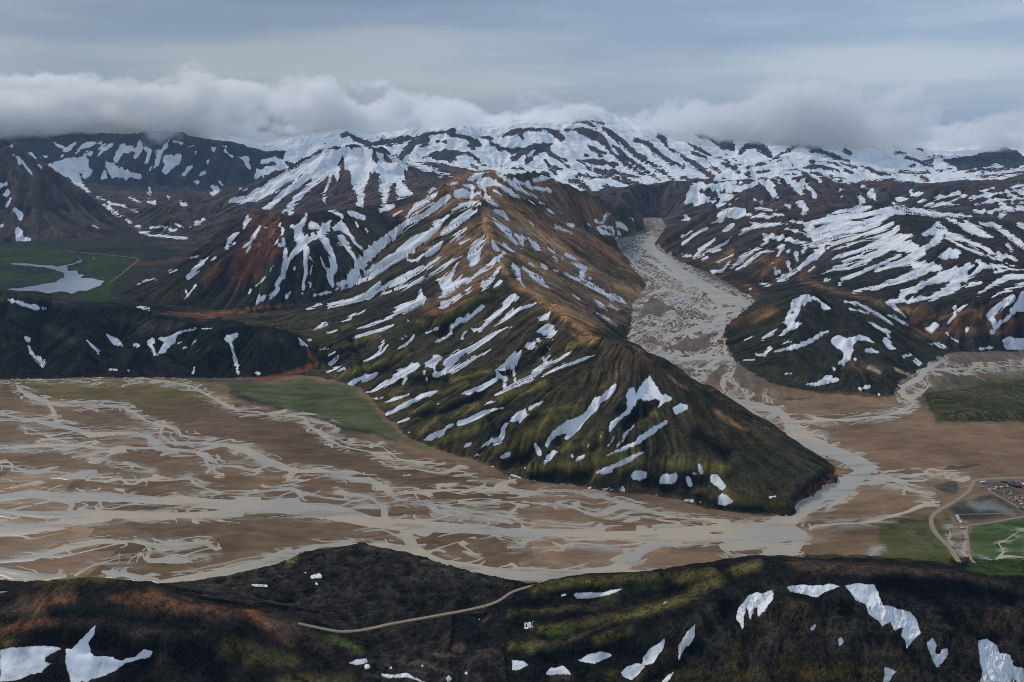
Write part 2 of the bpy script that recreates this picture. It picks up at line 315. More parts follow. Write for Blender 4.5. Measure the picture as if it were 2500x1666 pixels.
# ------------------------------------------------------------------ field survey of snow, water and soils
# each entry: survey sheet, then outlines "x,y x,y ..." (P) or strips "x,y,width ..." (S)
SHEET = {'Q1':(0,0,.5),'Q2':(1176.5,0,.5),'Q3':(0,784,.5),'Q4':(1176.5,784,.5),
         'T1':(0,310.6,.33375),'T2':(784,235.3,.33375),'T3':(1568,282.4,.33375),'T4':(705.9,640,.33375),'D':(0,0,1.0)}
SNOW = {
'T4': """P 1060,800 1090,770 1170,745 1250,700 1310,660 1295,635 1310,620 1320,605 1345,590 1385,545 1430,505 1470,492 1480,510 1475,530 1450,570 1445,600 1425,620 1435,680 1445,720 1430,735 1420,680 1415,625 1400,625 1385,680 1370,750 1350,780 1345,750 1350,700 1330,690 1290,715 1250,740 1215,765 1180,780 1150,775 1120,805 1090,795
1300,805,14 1360,775,24 1450,730,34 1530,690,40 1570,650,44 1620,610,36 1660,590,30 1720,560,24 1780,530,20 1830,507,10
1625,545,14 1640,575,30 1660,590,20
1640,560,8 1675,525,12
1615,675,6 1680,640,22 1760,605,26 1850,570,26 1930,540,18 1985,527,6
P 2100,740 2130,725 2140,740 2115,790 2075,820 2040,850 2000,900 1950,950 1910,990 1880,1040 1840,1075 1790,1110 1775,1105 1790,1075 1760,1070 1720,1085 1690,1110 1670,1150 1655,1165 1635,1140 1660,1090 1690,1045 1730,1020 1780,990 1850,960 1900,930 1950,870 1990,830 2010,815 2030,820
P 1395,985 1400,955 1440,925 1500,895 1505,920 1535,935 1500,955 1460,1000 1450,985 1430,990
P 1515,905 1520,885 1570,860 1635,842 1620,865 1570,890 1530,915
1045,1000,34 1100,980,40 1180,945,36 1260,910,28 1350,885,8
P 795,1115 840,1080 900,1050 960,1010 1015,1000 995,1025 955,1045 945,1075 900,1095 860,1112
P 1075,1165 1100,1130 1130,1120 1140,1135 1110,1160 1085,1170
P 1180,1180 1200,1150 1250,1110 1310,1090 1330,1070 1330,1030 1370,990 1385,1000 1365,1040 1360,1100 1330,1140 1290,1158 1280,1135 1240,1150 1200,1170
1335,1235,24 1365,1215,36 1390,1210,16
1155,1220,16 1175,1208,18
620,998,10 660,985,24 700,965,14
515,950,14 590,915,30 680,870,36 780,820,36 850,795,34 890,780,10
535,855,8 600,832,22 700,797,10
415,845,12 450,835,18 512,818,8
P 230,750 270,725 330,690 400,665 470,645 490,655 450,690 400,705 350,715 310,750 270,758
P 405,778 450,755 510,720 580,690 620,640 680,615 720,585 770,582 775,605 740,640 690,665 685,700 655,740 665,690 640,685 600,720 540,740 480,775 430,785
P 810,610 815,585 850,560 870,525 930,535 920,560 885,595 895,650 920,645 950,620 935,590 930,575 990,530 1050,490 1100,480 1160,440 1260,375 1350,345 1420,330 1360,360 1290,400 1220,450 1140,500 1090,520 1050,550 1010,600 970,630 950,660 900,678 870,670 865,620 830,615
805,640,18 815,670,18 825,705,8
950,660,10 1010,630,24 1080,590,30 1130,560,18 1200,525,18 1265,490,8
P 340,345 430,315 530,280 590,235 610,200 680,165 740,150 770,110 785,82 800,120 825,125 830,145 800,185 740,210 690,235 640,245 560,285 500,310 420,335
P 910,200 915,170 960,150 1000,140 1060,105 1060,130 1030,160 990,175 960,195 930,205
P 860,450 880,430 940,405 975,370 990,345 985,320 1030,310 1020,285 1080,265 1110,230 1120,245 1160,215 1200,180 1220,200 1180,235 1120,275 1080,300 1040,320 1010,350 1000,380 960,410 910,440
P 1135,345 1150,350 1200,330 1250,270 1300,230 1340,190 1370,140 1400,110 1440,108 1462,140 1440,160 1410,170 1370,210 1320,260 1270,300 1220,340 1180,372 1165,355 1150,380
1290,330,4 1350,295,18 1410,245,24 1480,205,26 1580,172,12
1370,250,12 1420,215,16
P 1590,280 1640,250 1665,235 1672,255 1660,288 1620,292
P 1580,365 1590,335 1640,310 1700,312 1700,335 1690,350 1727,365 1715,390 1670,412 1625,395 1600,380
P 1505,470 1520,450 1565,440 1572,470 1545,495 1515,490
1065,405,20 1085,375,18 1100,365,8
885,350,26 905,340,20
825,375,12 855,360,18
620,485,6 670,460,18 710,425,20 740,385,12
655,415,16
680,398,12
390,570,10 440,550,18 490,520,24 510,470,22 522,425,10
490,530,14 530,495,14 552,462,8
315,410,16 360,390,26 440,372,26 510,350,24 590,322,8
50,352,6 90,330,26 130,310,26 155,298,10
135,373,8 200,360,10
245,300,12 290,275,22 310,255,18 350,245,10 400,222,4
95,488,10 145,484,12
145,540,8 190,508,12
155,595,10 190,565,20 215,540,10
140,645,8 190,620,14 230,605,6
215,640,14 255,620,16
145,185,12 300,150,24 400,115,20 500,40,30 535,35,8
150,205,6 330,160,14 500,115,14 620,70,16 760,25,16 820,0,14
350,140,16 450,100,26 540,60,24 620,30,36 700,0,30
P 880,155 920,120 930,80 905,40 895,10 905,0 985,0 965,45 985,60 1020,30 1060,0 1120,0 1060,50 1010,90 950,120
1100,85,24 1125,65,14
P 1200,105 1210,70 1190,40 1200,15 1230,0 1285,0 1260,50 1230,75
P 1280,60 1290,35 1330,12 1350,25 1320,50
1655,470,10 1670,490,10
1690,418,12
1590,432,12
1560,0,30 1610,30,34 1665,65,10
1450,0,14 1500,60,6
1825,110,6 1880,140,8
2065,1155,6 2090,1120,12 2110,1090,4
2120,1160,4 2170,1090,8 2270,1000,4
0,210,8 50,190,14 95,178,6
60,115,8 120,100,20 160,95,8
15,30,10 35,75,8
165,0,14 175,50,8
205,40,14 270,25,40 330,0,40
200,75,6 330,45,20 440,0,18
20,425,16
750,930,8
690,290,10
700,1062,10
895,865,12 910,860,6
1245,1200,8
860,287,10 880,287,6
740,930,10
1220,872,8 1260,855,20 1300,842,10
1700,1300,6
1500,1305,6""",
'Q4': """P 447,415 450,370 490,345 520,320 530,270 520,245 545,205 570,235 585,210 610,185 630,155 645,185 670,215 690,240 720,250 737,268 700,285 670,310 685,275 660,265 630,275 600,268 575,265 560,300 540,330 500,360 470,395 455,418
P 742,310 770,288 805,290 808,310 780,330 750,338
480,485,6 520,440,6 550,405,6
425,530,6 500,500,18 570,465,24 620,430,30 660,405,26 710,372,10
395,605,14 430,590,26 480,570,24 530,545,28 600,515,8
415,605,20 460,598,10
P 545,620 560,598 590,592 618,605 615,630 585,645 555,638
P 680,630 695,612 730,608 755,597 768,620 755,645 735,662 705,655 682,655
855,565,10 868,585,24 875,605,20
810,630,22 820,660,18
835,605,10 850,608,14
P 912,620 940,610 965,640 985,670 965,693 935,665 915,645
P 945,750 950,715 970,698 1000,718 1022,740 985,750 975,760
1188,714,10 1210,716,10
795,732,8 825,737,10
110,475,14 125,505,28 128,520,20
148,565,8 170,535,28 190,515,20 205,508,10
270,520,14 280,535,10
298,548,8 315,540,18 330,530,14
345,485,10 350,475,10
435,432,12
410,437,12
440,485,4 465,440,6
0,622,18 60,640,8
90,643,8 130,648,8
220,656,10 270,662,8
330,677,8 400,683,20 450,688,22 510,692,14 505,672,14
600,712,6 640,714,6
660,717,8
865,742,8
P 280,1165 320,1155 400,1155 507,1142 440,1170 380,1178 300,1187
230,1168,8 245,1165,8
P 1060,1318 1030,1280 1045,1225 1085,1170 1130,1155 1195,1147 1200,1190 1160,1245 1130,1270 1125,1225 1110,1235 1095,1285 1085,1245 1085,1205 1070,1260
P 1258,1130 1300,1120 1380,1122 1470,1112 1510,1125 1450,1150 1400,1178 1340,1165 1280,1150
P 1520,1120 1600,1112 1670,1122 1690,1165 1710,1215 1760,1225 1830,1245 1860,1280 1885,1340 1850,1370 1810,1410 1800,1370 1785,1350 1800,1310 1760,1325 1740,1290 1700,1310 1680,1280 1640,1255 1625,1210 1580,1190 1550,1150
P 765,1470 770,1400 800,1340 838,1305 838,1350 820,1390 790,1425
P 500,1525 530,1495 590,1480 600,1445 640,1410 700,1372 695,1410 650,1472 612,1490 585,1522 550,1565 510,1540
P 288,1467 340,1448 400,1428 460,1440 470,1450 420,1465 380,1483 330,1470
465,1447,4 482,1447,4
P 0,1470 50,1470 80,1490 50,1500 20,1515 0,1510
P 155,1530 180,1500 225,1492 260,1510 272,1530 210,1532 180,1538
P 35,1305 60,1295 104,1290 95,1315 60,1322
1380,1320,12 1390,1308,12
P 1498,1370 1515,1362 1525,1385 1505,1402
P 1910,1385 1935,1368 1950,1400 1945,1440 1970,1445 1975,1415 2005,1415 2008,1440 1980,1480 1950,1500 1930,1470
P 2145,1375 2180,1370 2230,1400 2240,1435 2290,1440 2300,1490 2353,1510 2353,1568 2150,1568 2165,1520 2150,1470
P 1715,1500 1740,1500 1770,1520 1740,1560 1705,1568 1715,1530
695,1568,14 720,1545,24 745,1520,10
1500,0,60 1540,30,60 1540,80,30 1510,105,20
1125,65,10 1160,65,14 1185,35,16
1065,90,8 1115,85,10
1210,50,8 1300,30,18 1380,0,16
1630,45,20 1680,50,14
1360,198,10 1410,198,20 1450,175,40 1495,180,20
1590,220,14 1640,208,16
1805,68,20 1830,65,14
1850,90,16 1870,105,24
1720,0,30 1760,30,10
1925,10,8 1960,15,20 1990,30,6
2140,38,8 2210,30,14
P 2260,20 2300,0 2353,0 2353,45 2280,40
1240,150,6 1280,148,10
1575,85,10
1480,125,10 1485,135,8
1690,243,10
695,1205,4 710,1198,4""",
'Q3': """P 0,1565 0,1420 60,1410 140,1405 230,1400 290,1410 250,1430 205,1450 205,1475 240,1480 190,1520 120,1545 60,1560
P 300,1410 330,1415 370,1370 400,1345 437,1310 430,1350 400,1390 420,1430 460,1450 520,1450 560,1465 620,1450 665,1415 700,1430 690,1455 640,1465 580,1480 540,1510 480,1540 420,1550 395,1568 330,1568 305,1500
1160,1122,8 1190,1125,12 1225,1128,8
1440,1085,14 1465,1080,24 1475,1085,14
1380,1030,8
1405,1065,8
1455,1115,12
1605,1480,8 1640,1478,26 1680,1470,20
1690,1498,24
1760,1535,10 1800,1540,20 1870,1535,14 1900,1550,14 1960,1565,10
2200,1278,12
2062,1550,24
1795,1500,8
1940,1495,10
2140,1525,8
2240,580,10 2265,577,10""",
'T2': """0,1255,40 70,1220,60 120,1130,70 200,1040,80 290,960,70 370,900,60 440,840,50 500,810,40 570,780,30 640,730,36 700,680,50 740,650,30
P 150,1190 200,1130 280,1080 370,1030 440,960 520,910 600,880 640,850 620,830 680,800 740,770 745,790 700,830 690,860 650,900 590,950 540,990 500,1030 450,1060 400,1100 330,1130 300,1160 240,1190 180,1215 130,1240 60,1275 0,1300 0,1285 80,1240
690,910,20 760,860,50 820,810,60 870,770,60 930,745,20
770,745,20 830,715,30 900,695,24 945,685,8
930,712,16 955,700,12
580,1060,20 620,1030,50 660,1000,50 690,965,20
750,960,20 800,920,40 860,870,16
820,975,10 890,940,6
P 865,1060 890,1000 930,960 985,922 990,945 970,1000 960,1060 930,1110 895,1138 880,1110
P 1035,960 1060,970 1090,1010 1070,1035 1040,1010 1030,985
850,1260,6 930,1190,20 1010,1130,28 1070,1080,40 1120,1045,20
P 960,1250 990,1215 1040,1180 1095,1130 1090,1170 1040,1230 1010,1280 970,1318 980,1280
P 1045,1275 1060,1245 1090,1225 1115,1240 1080,1260
P 650,1365 700,1320 690,1260 665,1220 720,1190 760,1160 800,1110 815,1110 790,1160 760,1200 755,1245 800,1220 835,1185 820,1230 780,1280 710,1330
600,1200,8 680,1150,20 760,1100,24 835,1055,8
460,1090,10 520,1090,20 560,1050,16
440,1230,8 520,1180,14 600,1130,16 660,1080,14 680,1065,6
220,1320,14 300,1270,30 400,1220,30 470,1190,40 540,1150,30 560,1130,12
0,1380,10 150,1330,14 250,1290,14
P 1165,1130 1185,1105 1220,1140 1240,1180 1235,1220 1270,1280 1230,1240 1195,1190
1250,1140,6 1300,1180,30 1370,1230,50 1430,1278,10
1590,1105,8 1640,1130,30 1670,1150,40 1655,1200,30 1640,1215,16
1470,1150,6 1560,1195,14 1640,1225,24 1720,1270,40 1800,1310,44 1880,1350,34 1955,1388,8
1875,1320,20 1920,1355,30 1955,1388,10
P 1740,1355 1790,1380 1830,1430 1780,1410
1760,1445,8 1830,1490,18 1900,1535,6
1845,1395,6 1910,1430,10
1590,1320,6 1645,1355,10
P 1040,800 1090,840 1150,870 1190,930 1230,980 1265,1025 1200,980 1140,920 1080,860
P 1195,905 1250,915 1268,950 1250,1000 1225,960
P 1290,930 1320,960 1345,960 1380,1020 1345,1030 1310,990
1085,970,10 1130,995,26 1190,1035,8
1065,745,30 1110,770,40 1150,810,8
970,640,16 1010,670,40 1050,700,34 1080,715,10
1430,1005,14 1475,1030,20
1545,1050,20 1610,1085,8
1460,1065,16 1490,1090,14
1380,1128,16 1410,1145,16
1300,1105,20 1325,1120,14
1525,1073,14
1705,1210,16 1725,1218,12
P 1460,835 1490,850 1540,875 1585,900 1530,890 1475,865
P 1555,830 1600,835 1615,855 1590,865 1560,848
1290,815,10 1320,845,8
P 1395,725 1440,745 1475,770 1430,760
1510,760,8
P 1680,805 1710,830 1730,860 1700,850
1755,820,12 1800,830,14 1820,780,20 1840,765,14
1760,865,10 1800,890,30 1870,915,14
1790,850,10 1860,870,30 1920,910,10
P 1885,825 1920,825 1960,860 2020,885 1960,880 1900,855
1990,795,10 2020,815,6
P 860,530 920,495 1020,478 960,510 900,540
P 1060,475 1085,475 1140,520 1200,570 1270,610 1350,660 1280,630 1200,590 1130,550 1080,510
P 930,550 960,525 1010,520 1060,535 1110,570 1180,610 1270,670 1200,650 1120,610 1070,580 1010,575 990,600 960,590
1050,610,10 1110,635,8
P 780,610 840,585 870,610 910,620 960,610 970,640 930,640 900,660 850,660 800,670 770,640
840,570,16 920,590,24
740,562,14 800,558,10
470,760,12 520,710,34 580,680,36 640,640,30 660,620,8
450,790,8 560,740,16 640,690,18
270,745,20 320,730,36 360,715,20
590,640,8 640,590,14
360,780,6 420,750,12
50,760,20 100,775,40 150,795,30
0,850,60 50,900,30 90,960,20 130,1010,14
0,930,40 60,1030,30 90,1070,16
105,830,8 115,855,8
165,870,10 185,890,8
1290,680,14 1330,700,10
1370,690,14 1400,700,8
1200,540,30 1330,590,24 1450,610,14
1250,560,10 1400,520,34 1480,490,60""",
'Q1': """P 1055,925 1080,910 1130,900 1200,865 1230,830 1320,790 1400,750 1440,715 1490,690 1560,680 1640,680 1680,670 1740,700 1800,710 1850,735 1880,760 1860,800 1850,840 1890,880 1895,890 1830,920 1820,880 1815,840 1790,870 1775,940 1755,945 1760,900 1740,880 1745,820 1740,790 1710,800 1705,780 1680,860 1665,950 1640,950 1640,900 1625,870 1610,830 1610,790 1580,770 1560,790 1555,840 1530,800 1520,830 1500,880 1495,940 1480,900 1500,850 1520,790 1470,830 1400,890 1340,960 1300,975 1330,930 1380,880 1430,830 1390,840 1350,870 1270,940 1230,970 1200,960 1240,930 1320,860 1390,800 1330,830 1250,890 1150,930 1110,940
1115,935,10 1200,890,16 1300,840,16 1400,790,20
1850,735,20 1920,760,24 2000,790,20 2080,810,10
1210,745,20 1260,730,20 1320,770,14""",
'T3': """1450,560,14 1500,590,50 1600,610,44 1750,632,34 1900,642,24 1980,642,8
1000,640,8 1100,610,20 1200,600,40 1300,578,20
900,690,30 1050,660,50 1200,640,40 1330,620,40 1430,600,50 1530,620,20
740,680,8 830,690,20 870,720,70 920,790,60 950,840,40 960,860,40
930,750,60 1000,720,50 1120,690,40 1250,690,20 1350,660,40 1440,630,30
970,790,50 1100,740,60 1250,730,40 1330,700,40 1420,640,20
1000,860,14 1070,820,20 1150,800,24 1250,770,20 1350,740,40 1450,700,30
980,830,20 1080,790,16 1200,770,12
1020,880,8 1150,840,14 1300,800,16 1450,760,40 1480,720,30
1040,940,8 1120,910,18 1250,870,24 1400,820,60 1500,790,60 1580,780,14
1040,1000,8 1120,970,40 1200,930,30 1330,900,50 1450,850,60 1550,850,80 1620,870,40
960,1040,6 1040,1010,14 1150,1000,20 1250,960,30 1330,910,24
1100,1080,20 1200,1040,24 1300,1000,20 1400,960,24 1500,910,14
1330,1020,10 1450,980,30 1550,950,60 1620,900,60 1660,900,30
1180,1165,14 1270,1140,20 1400,1110,24 1530,1060,30 1650,1010,40 1760,1000,40
1300,1150,6 1450,1110,20 1600,1060,24 1690,1030,10
1560,940,30 1600,980,50 1700,980,50 1780,1000,20
1420,1235,20 1500,1225,30 1600,1225,30 1750,1190,40 1850,1140,70 1900,1090,90 1960,1030,80 2050,1000,60 2150,990,30 2280,985,10
1500,1215,30 1520,1170,40 1600,1140,40 1700,1110,60 1800,1060,70 1850,1030,60 1930,1010,50
2050,1100,20 1950,1120,20
2040,960,40 2080,1000,30
1960,980,40 2000,1000,14
2040,1180,6 2130,1120,24 2250,1060,40 2352,1060,30
2130,1205,10 2230,1150,20 2352,1110,24
2150,1030,12 2250,1010,12 2352,1010,10
P 1760,930 1790,900 1840,865 1890,870 1912,890 1900,925 1850,935 1800,942
1660,770,20 1720,750,50 1760,700,30 1780,740,70 1760,800,50 1700,850,40 1640,880,40 1600,880,50
1780,720,30 1850,780,40 1950,810,24 2050,850,24 2150,900,30 2250,930,24 2310,945,8
1820,790,20 1900,840,16 2050,900,14 2200,945,12
1900,690,14 1950,710,60 2010,740,60 2080,770,40 2130,790,12
1830,665,14 1880,680,24
2050,700,20 2140,700,34 2200,740,40 2280,800,40 2352,850,40
2010,605,10 2070,610,24
2100,620,8 2200,590,30 2352,590,30
2190,640,30 2220,620,14
1660,570,10 1760,560,16 1900,565,10
1600,545,14 1680,535,8
1700,525,10 1800,510,20 1900,490,24
1840,545,10 1900,520,24 1960,500,14
1980,520,8 2080,500,20 2200,480,20 2352,465,14
2020,560,8 2150,535,14 2352,520,24
2060,470,8 2150,450,14
2280,440,20 2352,435,24
1490,530,30 1550,530,14
2220,510,16 2352,490,12
2180,560,10 2352,550,12
2240,840,20 2270,880,14
2320,700,30 2352,720,30
P 240,660 235,625 290,595 370,585 430,590 440,620 500,640 550,625 630,645 590,660 520,655 440,640 370,655 300,650 270,685 250,690
190,695,10 250,670,20
630,630,24 690,635,14
390,770,8 430,740,30 520,710,24 620,700,16 715,695,8
470,690,16 510,695,14
505,590,8 640,605,8
290,740,20 330,710,30 350,695,10
710,730,6 800,750,14 900,790,16 930,820,30
560,770,24 640,790,30 720,800,28 800,825,30 870,835,20 900,850,30
560,780,24 580,820,30 530,860,20 470,890,18 450,905,14
850,840,20 830,890,14
330,1000,8 400,945,40 440,910,30 480,890,20
370,1015,6 470,950,20 550,890,16 630,880,6
210,1030,30 270,1020,20 330,960,10
240,960,6 350,910,8
0,835,16 70,780,24 170,725,24
0,780,10 70,755,10
80,930,10 130,870,30 200,820,20 230,795,8
100,930,6 180,880,14 300,820,16 360,770,8
190,890,10 260,875,8
140,940,8 170,925,8
0,920,10 60,915,14
960,870,40 930,905,50 870,950,30 810,1000,24 740,1050,24 680,1080,20 660,1095,14
870,1015,6 910,985,10
660,915,10 690,850,30 660,860,10
780,895,24 790,945,16
725,960,20 740,1010,16
620,970,8 640,1030,12 660,1090,14
665,1020,10 690,1060,24
545,1105,20 590,1115,20
720,890,14 740,880,10
470,1145,14
980,1090,14 1020,1080,12
1085,1110,20
P 0,560 30,480 60,430 130,410 250,410 360,400 420,415 330,420 350,440 440,420 520,395 520,420 480,450 420,470 370,480 340,520 250,540 180,550 90,570
400,375,8 500,385,12 640,370,12
540,400,20 580,430,30 620,480,24 660,520,10
590,400,8 620,430,10
640,375,10 680,420,14
690,370,30 760,410,50 800,440,60 820,490,24
830,400,10 870,440,20 910,500,20
900,370,10 940,400,14
1010,370,8
P 1210,490 1235,485 1265,545 1220,565
1270,510,10 1310,490,40 1330,530,24
1570,470,16 1580,495,20 1650,490,20
710,560,10 750,590,10
810,550,30 850,600,40 830,625,20
480,520,8 540,550,12
1090,460,8 1095,510,8
1240,440,14 1270,450,8
240,575,14 330,560,16
20,650,34 40,670,20
360,530,14 390,520,14
1050,390,20 1150,400,30 1250,385,20 1400,380,14
1450,395,14 1530,400,20
P 660,1478 720,1410 695,1370 740,1290 760,1220 810,1190 870,1190 920,1200 960,1215 1000,1245 1020,1275 980,1292 960,1280 965,1240 930,1215 870,1230 820,1270 800,1320 770,1370 830,1375 780,1420 720,1450
550,1488,8 610,1450,24 655,1420,8
680,1568,16 780,1535,24 880,1500,20 960,1455,30 1000,1438,10
690,1520,8 745,1505,10
430,1492,6 480,1468,8
1120,1230,14 1200,1245,16 1300,1290,26 1400,1350,24 1450,1385,8
1150,1280,8 1280,1310,14
1390,1320,6 1450,1330,14 1520,1375,24 1550,1390,10
1265,1370,8 1320,1400,20 1400,1430,20 1430,1450,14
P 1380,1490 1410,1475 1430,1510 1470,1540 1430,1565 1400,1540
P 1080,1530 1110,1490 1170,1470 1220,1458 1280,1475 1320,1520 1260,1500 1210,1500 1180,1530 1180,1568 1120,1568 1100,1545
1270,1560,16 1310,1566,14
1410,1240,24 1450,1260,30 1490,1295,10
1460,1270,8 1560,1360,8
P 1675,1420 1710,1405 1730,1370 1780,1395 1740,1430 1720,1455
1830,1385,10 1870,1330,24 1885,1275,20 1900,1290,20 1980,1240,8
1820,1450,14 1860,1485,20 1905,1512,6
1715,1520,14 1760,1540,14 1815,1550,8
2130,1440,30 2145,1450,20
2150,1440,16 2140,1370,40 2110,1320,40 2160,1290,50 2220,1240,50 2270,1210,50
2150,1420,16 2200,1370,30 2260,1330,20
2280,1300,40 2330,1240,60 2352,1190,60
2270,1290,30 2352,1290,20
2220,1500,30 2260,1490,50 2290,1500,40 2352,1510,40
2040,1565,10 2120,1545,16
1960,1430,8 1975,1412,6""",
'T1': """100,140,14 150,180,50 180,220,40 215,270,20 230,285,6
200,125,10 240,160,10
255,205,10 290,225,8
0,350,34 35,335,14
30,410,14 55,395,24
45,490,10 60,460,20 70,435,10
100,510,26 130,540,34 150,580,12
P 105,650 160,655 165,700 160,712 210,712 212,732 115,732
15,630,16 30,610,8
85,75,20 105,70,10
255,150,10 320,155,8
P 335,205 400,185 450,160 520,155 580,150 600,180 600,220 640,235 645,270 600,300 570,295 575,260 540,260 560,310 570,340 600,370 630,400 600,390 550,350 500,340 470,290 420,265 370,240
P 725,180 760,195 800,220 830,215 870,240 920,260 985,280 980,305 930,295 890,290 860,305 820,295 780,290 750,260 740,230
720,260,20 715,285,30 730,290,16
370,60,20 400,75,24 430,80,8
420,150,10 460,100,20 515,60,16
520,130,14 550,90,20 600,70,24 690,50,10
580,135,16 625,120,20
690,100,20 720,90,40 770,70,30
670,150,8 700,110,24
800,170,20 820,120,40 840,80,30
870,100,40 950,100,50 960,40,30
930,150,20 970,80,30 960,30,30
1010,190,14 1030,110,24 1000,90,20
1040,240,14 1080,200,40 1100,120,50 1140,70,24 1160,35,10
P 1130,150 1180,140 1200,135 1250,140 1230,200 1190,230 1140,270 1125,240 1150,200 1120,180
1265,270,20 1300,230,30 1320,210,8
1340,130,14 1350,110,16
1385,270,10 1420,262,24
1435,180,8 1455,215,10
1460,90,10 1490,110,20 1495,130,8
1640,150,10 1690,165,40 1700,200,14 1735,245,6
1550,110,8 1600,150,10
1340,320,10 1365,328,10
1510,320,10 1525,340,8
1800,265,8 1825,300,6
1280,90,8 1340,70,12
1200,45,8 1250,55,8
1510,65,10 1560,80,8
P 1455,350 1505,360 1510,395 1465,425 1450,410 1475,385
1025,360,10 1035,400,24
890,430,8 970,460,10
1020,463,14 1060,465,20
745,465,6 865,498,6
670,425,6 720,450,6
710,480,8 780,525,20 850,568,8
910,520,14 940,522,18
1245,475,20 1275,475,16
1160,425,12
1670,380,24 1700,372,20
1585,450,24 1640,440,30 1700,425,8
870,585,8 960,635,8
960,670,10 1040,690,14 1150,698,14 1290,712,8
1035,640,14 1080,635,24 1140,630,20
1170,650,14 1205,660,14
1205,610,5 1275,642,5
1310,640,10 1370,600,20 1410,580,8
620,615,6 680,635,12 705,638,4
765,1018,14 820,1010,24 900,1020,20 960,1022,6
985,1005,8 1065,994,8
1175,945,10 1215,932,12
850,832,8 885,832,8
1310,842,8 1355,840,6
1455,855,8 1485,850,10
945,1190,8 985,1190,16 1020,1195,8
65,1135,16 150,1165,30 250,1190,30 310,1195,20
180,1400,20 190,1410,30
200,1450,14 215,1500,30 230,1520,20 260,1540,40 290,1568,50 295,1600,10
740,1375,14 790,1420,50 840,1445,20
600,1415,8 640,1460,20 685,1500,16
925,1445,20 955,1448,16
P 1005,1420 1045,1385 1065,1400 1050,1450 1080,1500 1050,1540 1060,1500 1030,1450
P 1080,1400 1150,1390 1230,1355 1320,1330 1490,1325 1360,1340 1270,1358 1220,1385 1200,1430 1140,1490 1080,1515 1100,1470 1130,1430
1235,1435,14 1250,1425,12
1265,1468,5 1345,1418,5
P 1535,1410 1560,1380 1640,1362 1640,1385 1590,1430 1560,1430
1585,1430,14 1610,1490,20 1630,1568,26 1638,1640,14
2060,1405,14 2090,1435,30 2115,1455,14
2130,1410,20
750,1615,12 800,1620,10
880,1622,12
1340,1600,8 1330,1640,6
1750,1640,10 1790,1642,14
1300,975,30 1340,930,36 1390,880,36 1425,845,10
1270,1130,8 1310,1090,10 1350,1040,20
1280,1070,16 1290,1100,20 1275,1125,10
P 1670,650 1680,590 1705,548 1715,570 1735,565 1710,600 1690,640
1560,780,10 1580,730,30 1610,690,30 1640,670,10
1590,750,10 1610,745,14
1680,775,16 1720,750,24 1760,680,24 1790,630,14
1700,800,8 1720,770,8
1925,610,10 1940,640,20 1945,680,10
1820,640,10 1840,638,12
2110,545,10 2090,590,30 2050,640,40 2010,630,30
2050,640,50 2060,720,60 2090,740,50 2040,800,40 1980,860,30 1960,920,30 1950,980,24 1900,1030,20 1900,1045,8
1950,720,20 1960,780,24 1970,850,20
1900,735,16 1930,770,20 1960,750,20
2090,750,40 2110,800,40 2100,880,24 2110,950,24 2090,1010,20 2095,1060,24
2080,720,60 2150,700,50 2210,680,50 2240,640,60 2270,600,20
2150,620,50 2200,640,20
2220,700,50 2260,770,40 2290,840,36 2300,910,50 2270,970,50 2290,1040,14
2210,840,6 2250,930,10 2265,960,8
2130,840,10 2150,870,10
2145,900,8 2140,960,6
1750,1160,10 1800,1130,30 1860,1095,30
1860,1110,10 1920,1060,24
1710,1085,6 1760,1040,8 1830,980,6 1895,880,6
1975,1110,16 2000,1080,10
2090,1090,20
2130,1010,10 2145,1055,12
2260,525,10 2310,540,24 2352,560,24
2000,540,24 2010,530,20
2030,920,14
2310,640,40 2352,630,40
2330,740,20 2352,760,20
2160,1105,14 2230,1090,10
2165,1340,8 2220,1305,24 2270,1288,10
2250,1358,8 2315,1348,10"""}
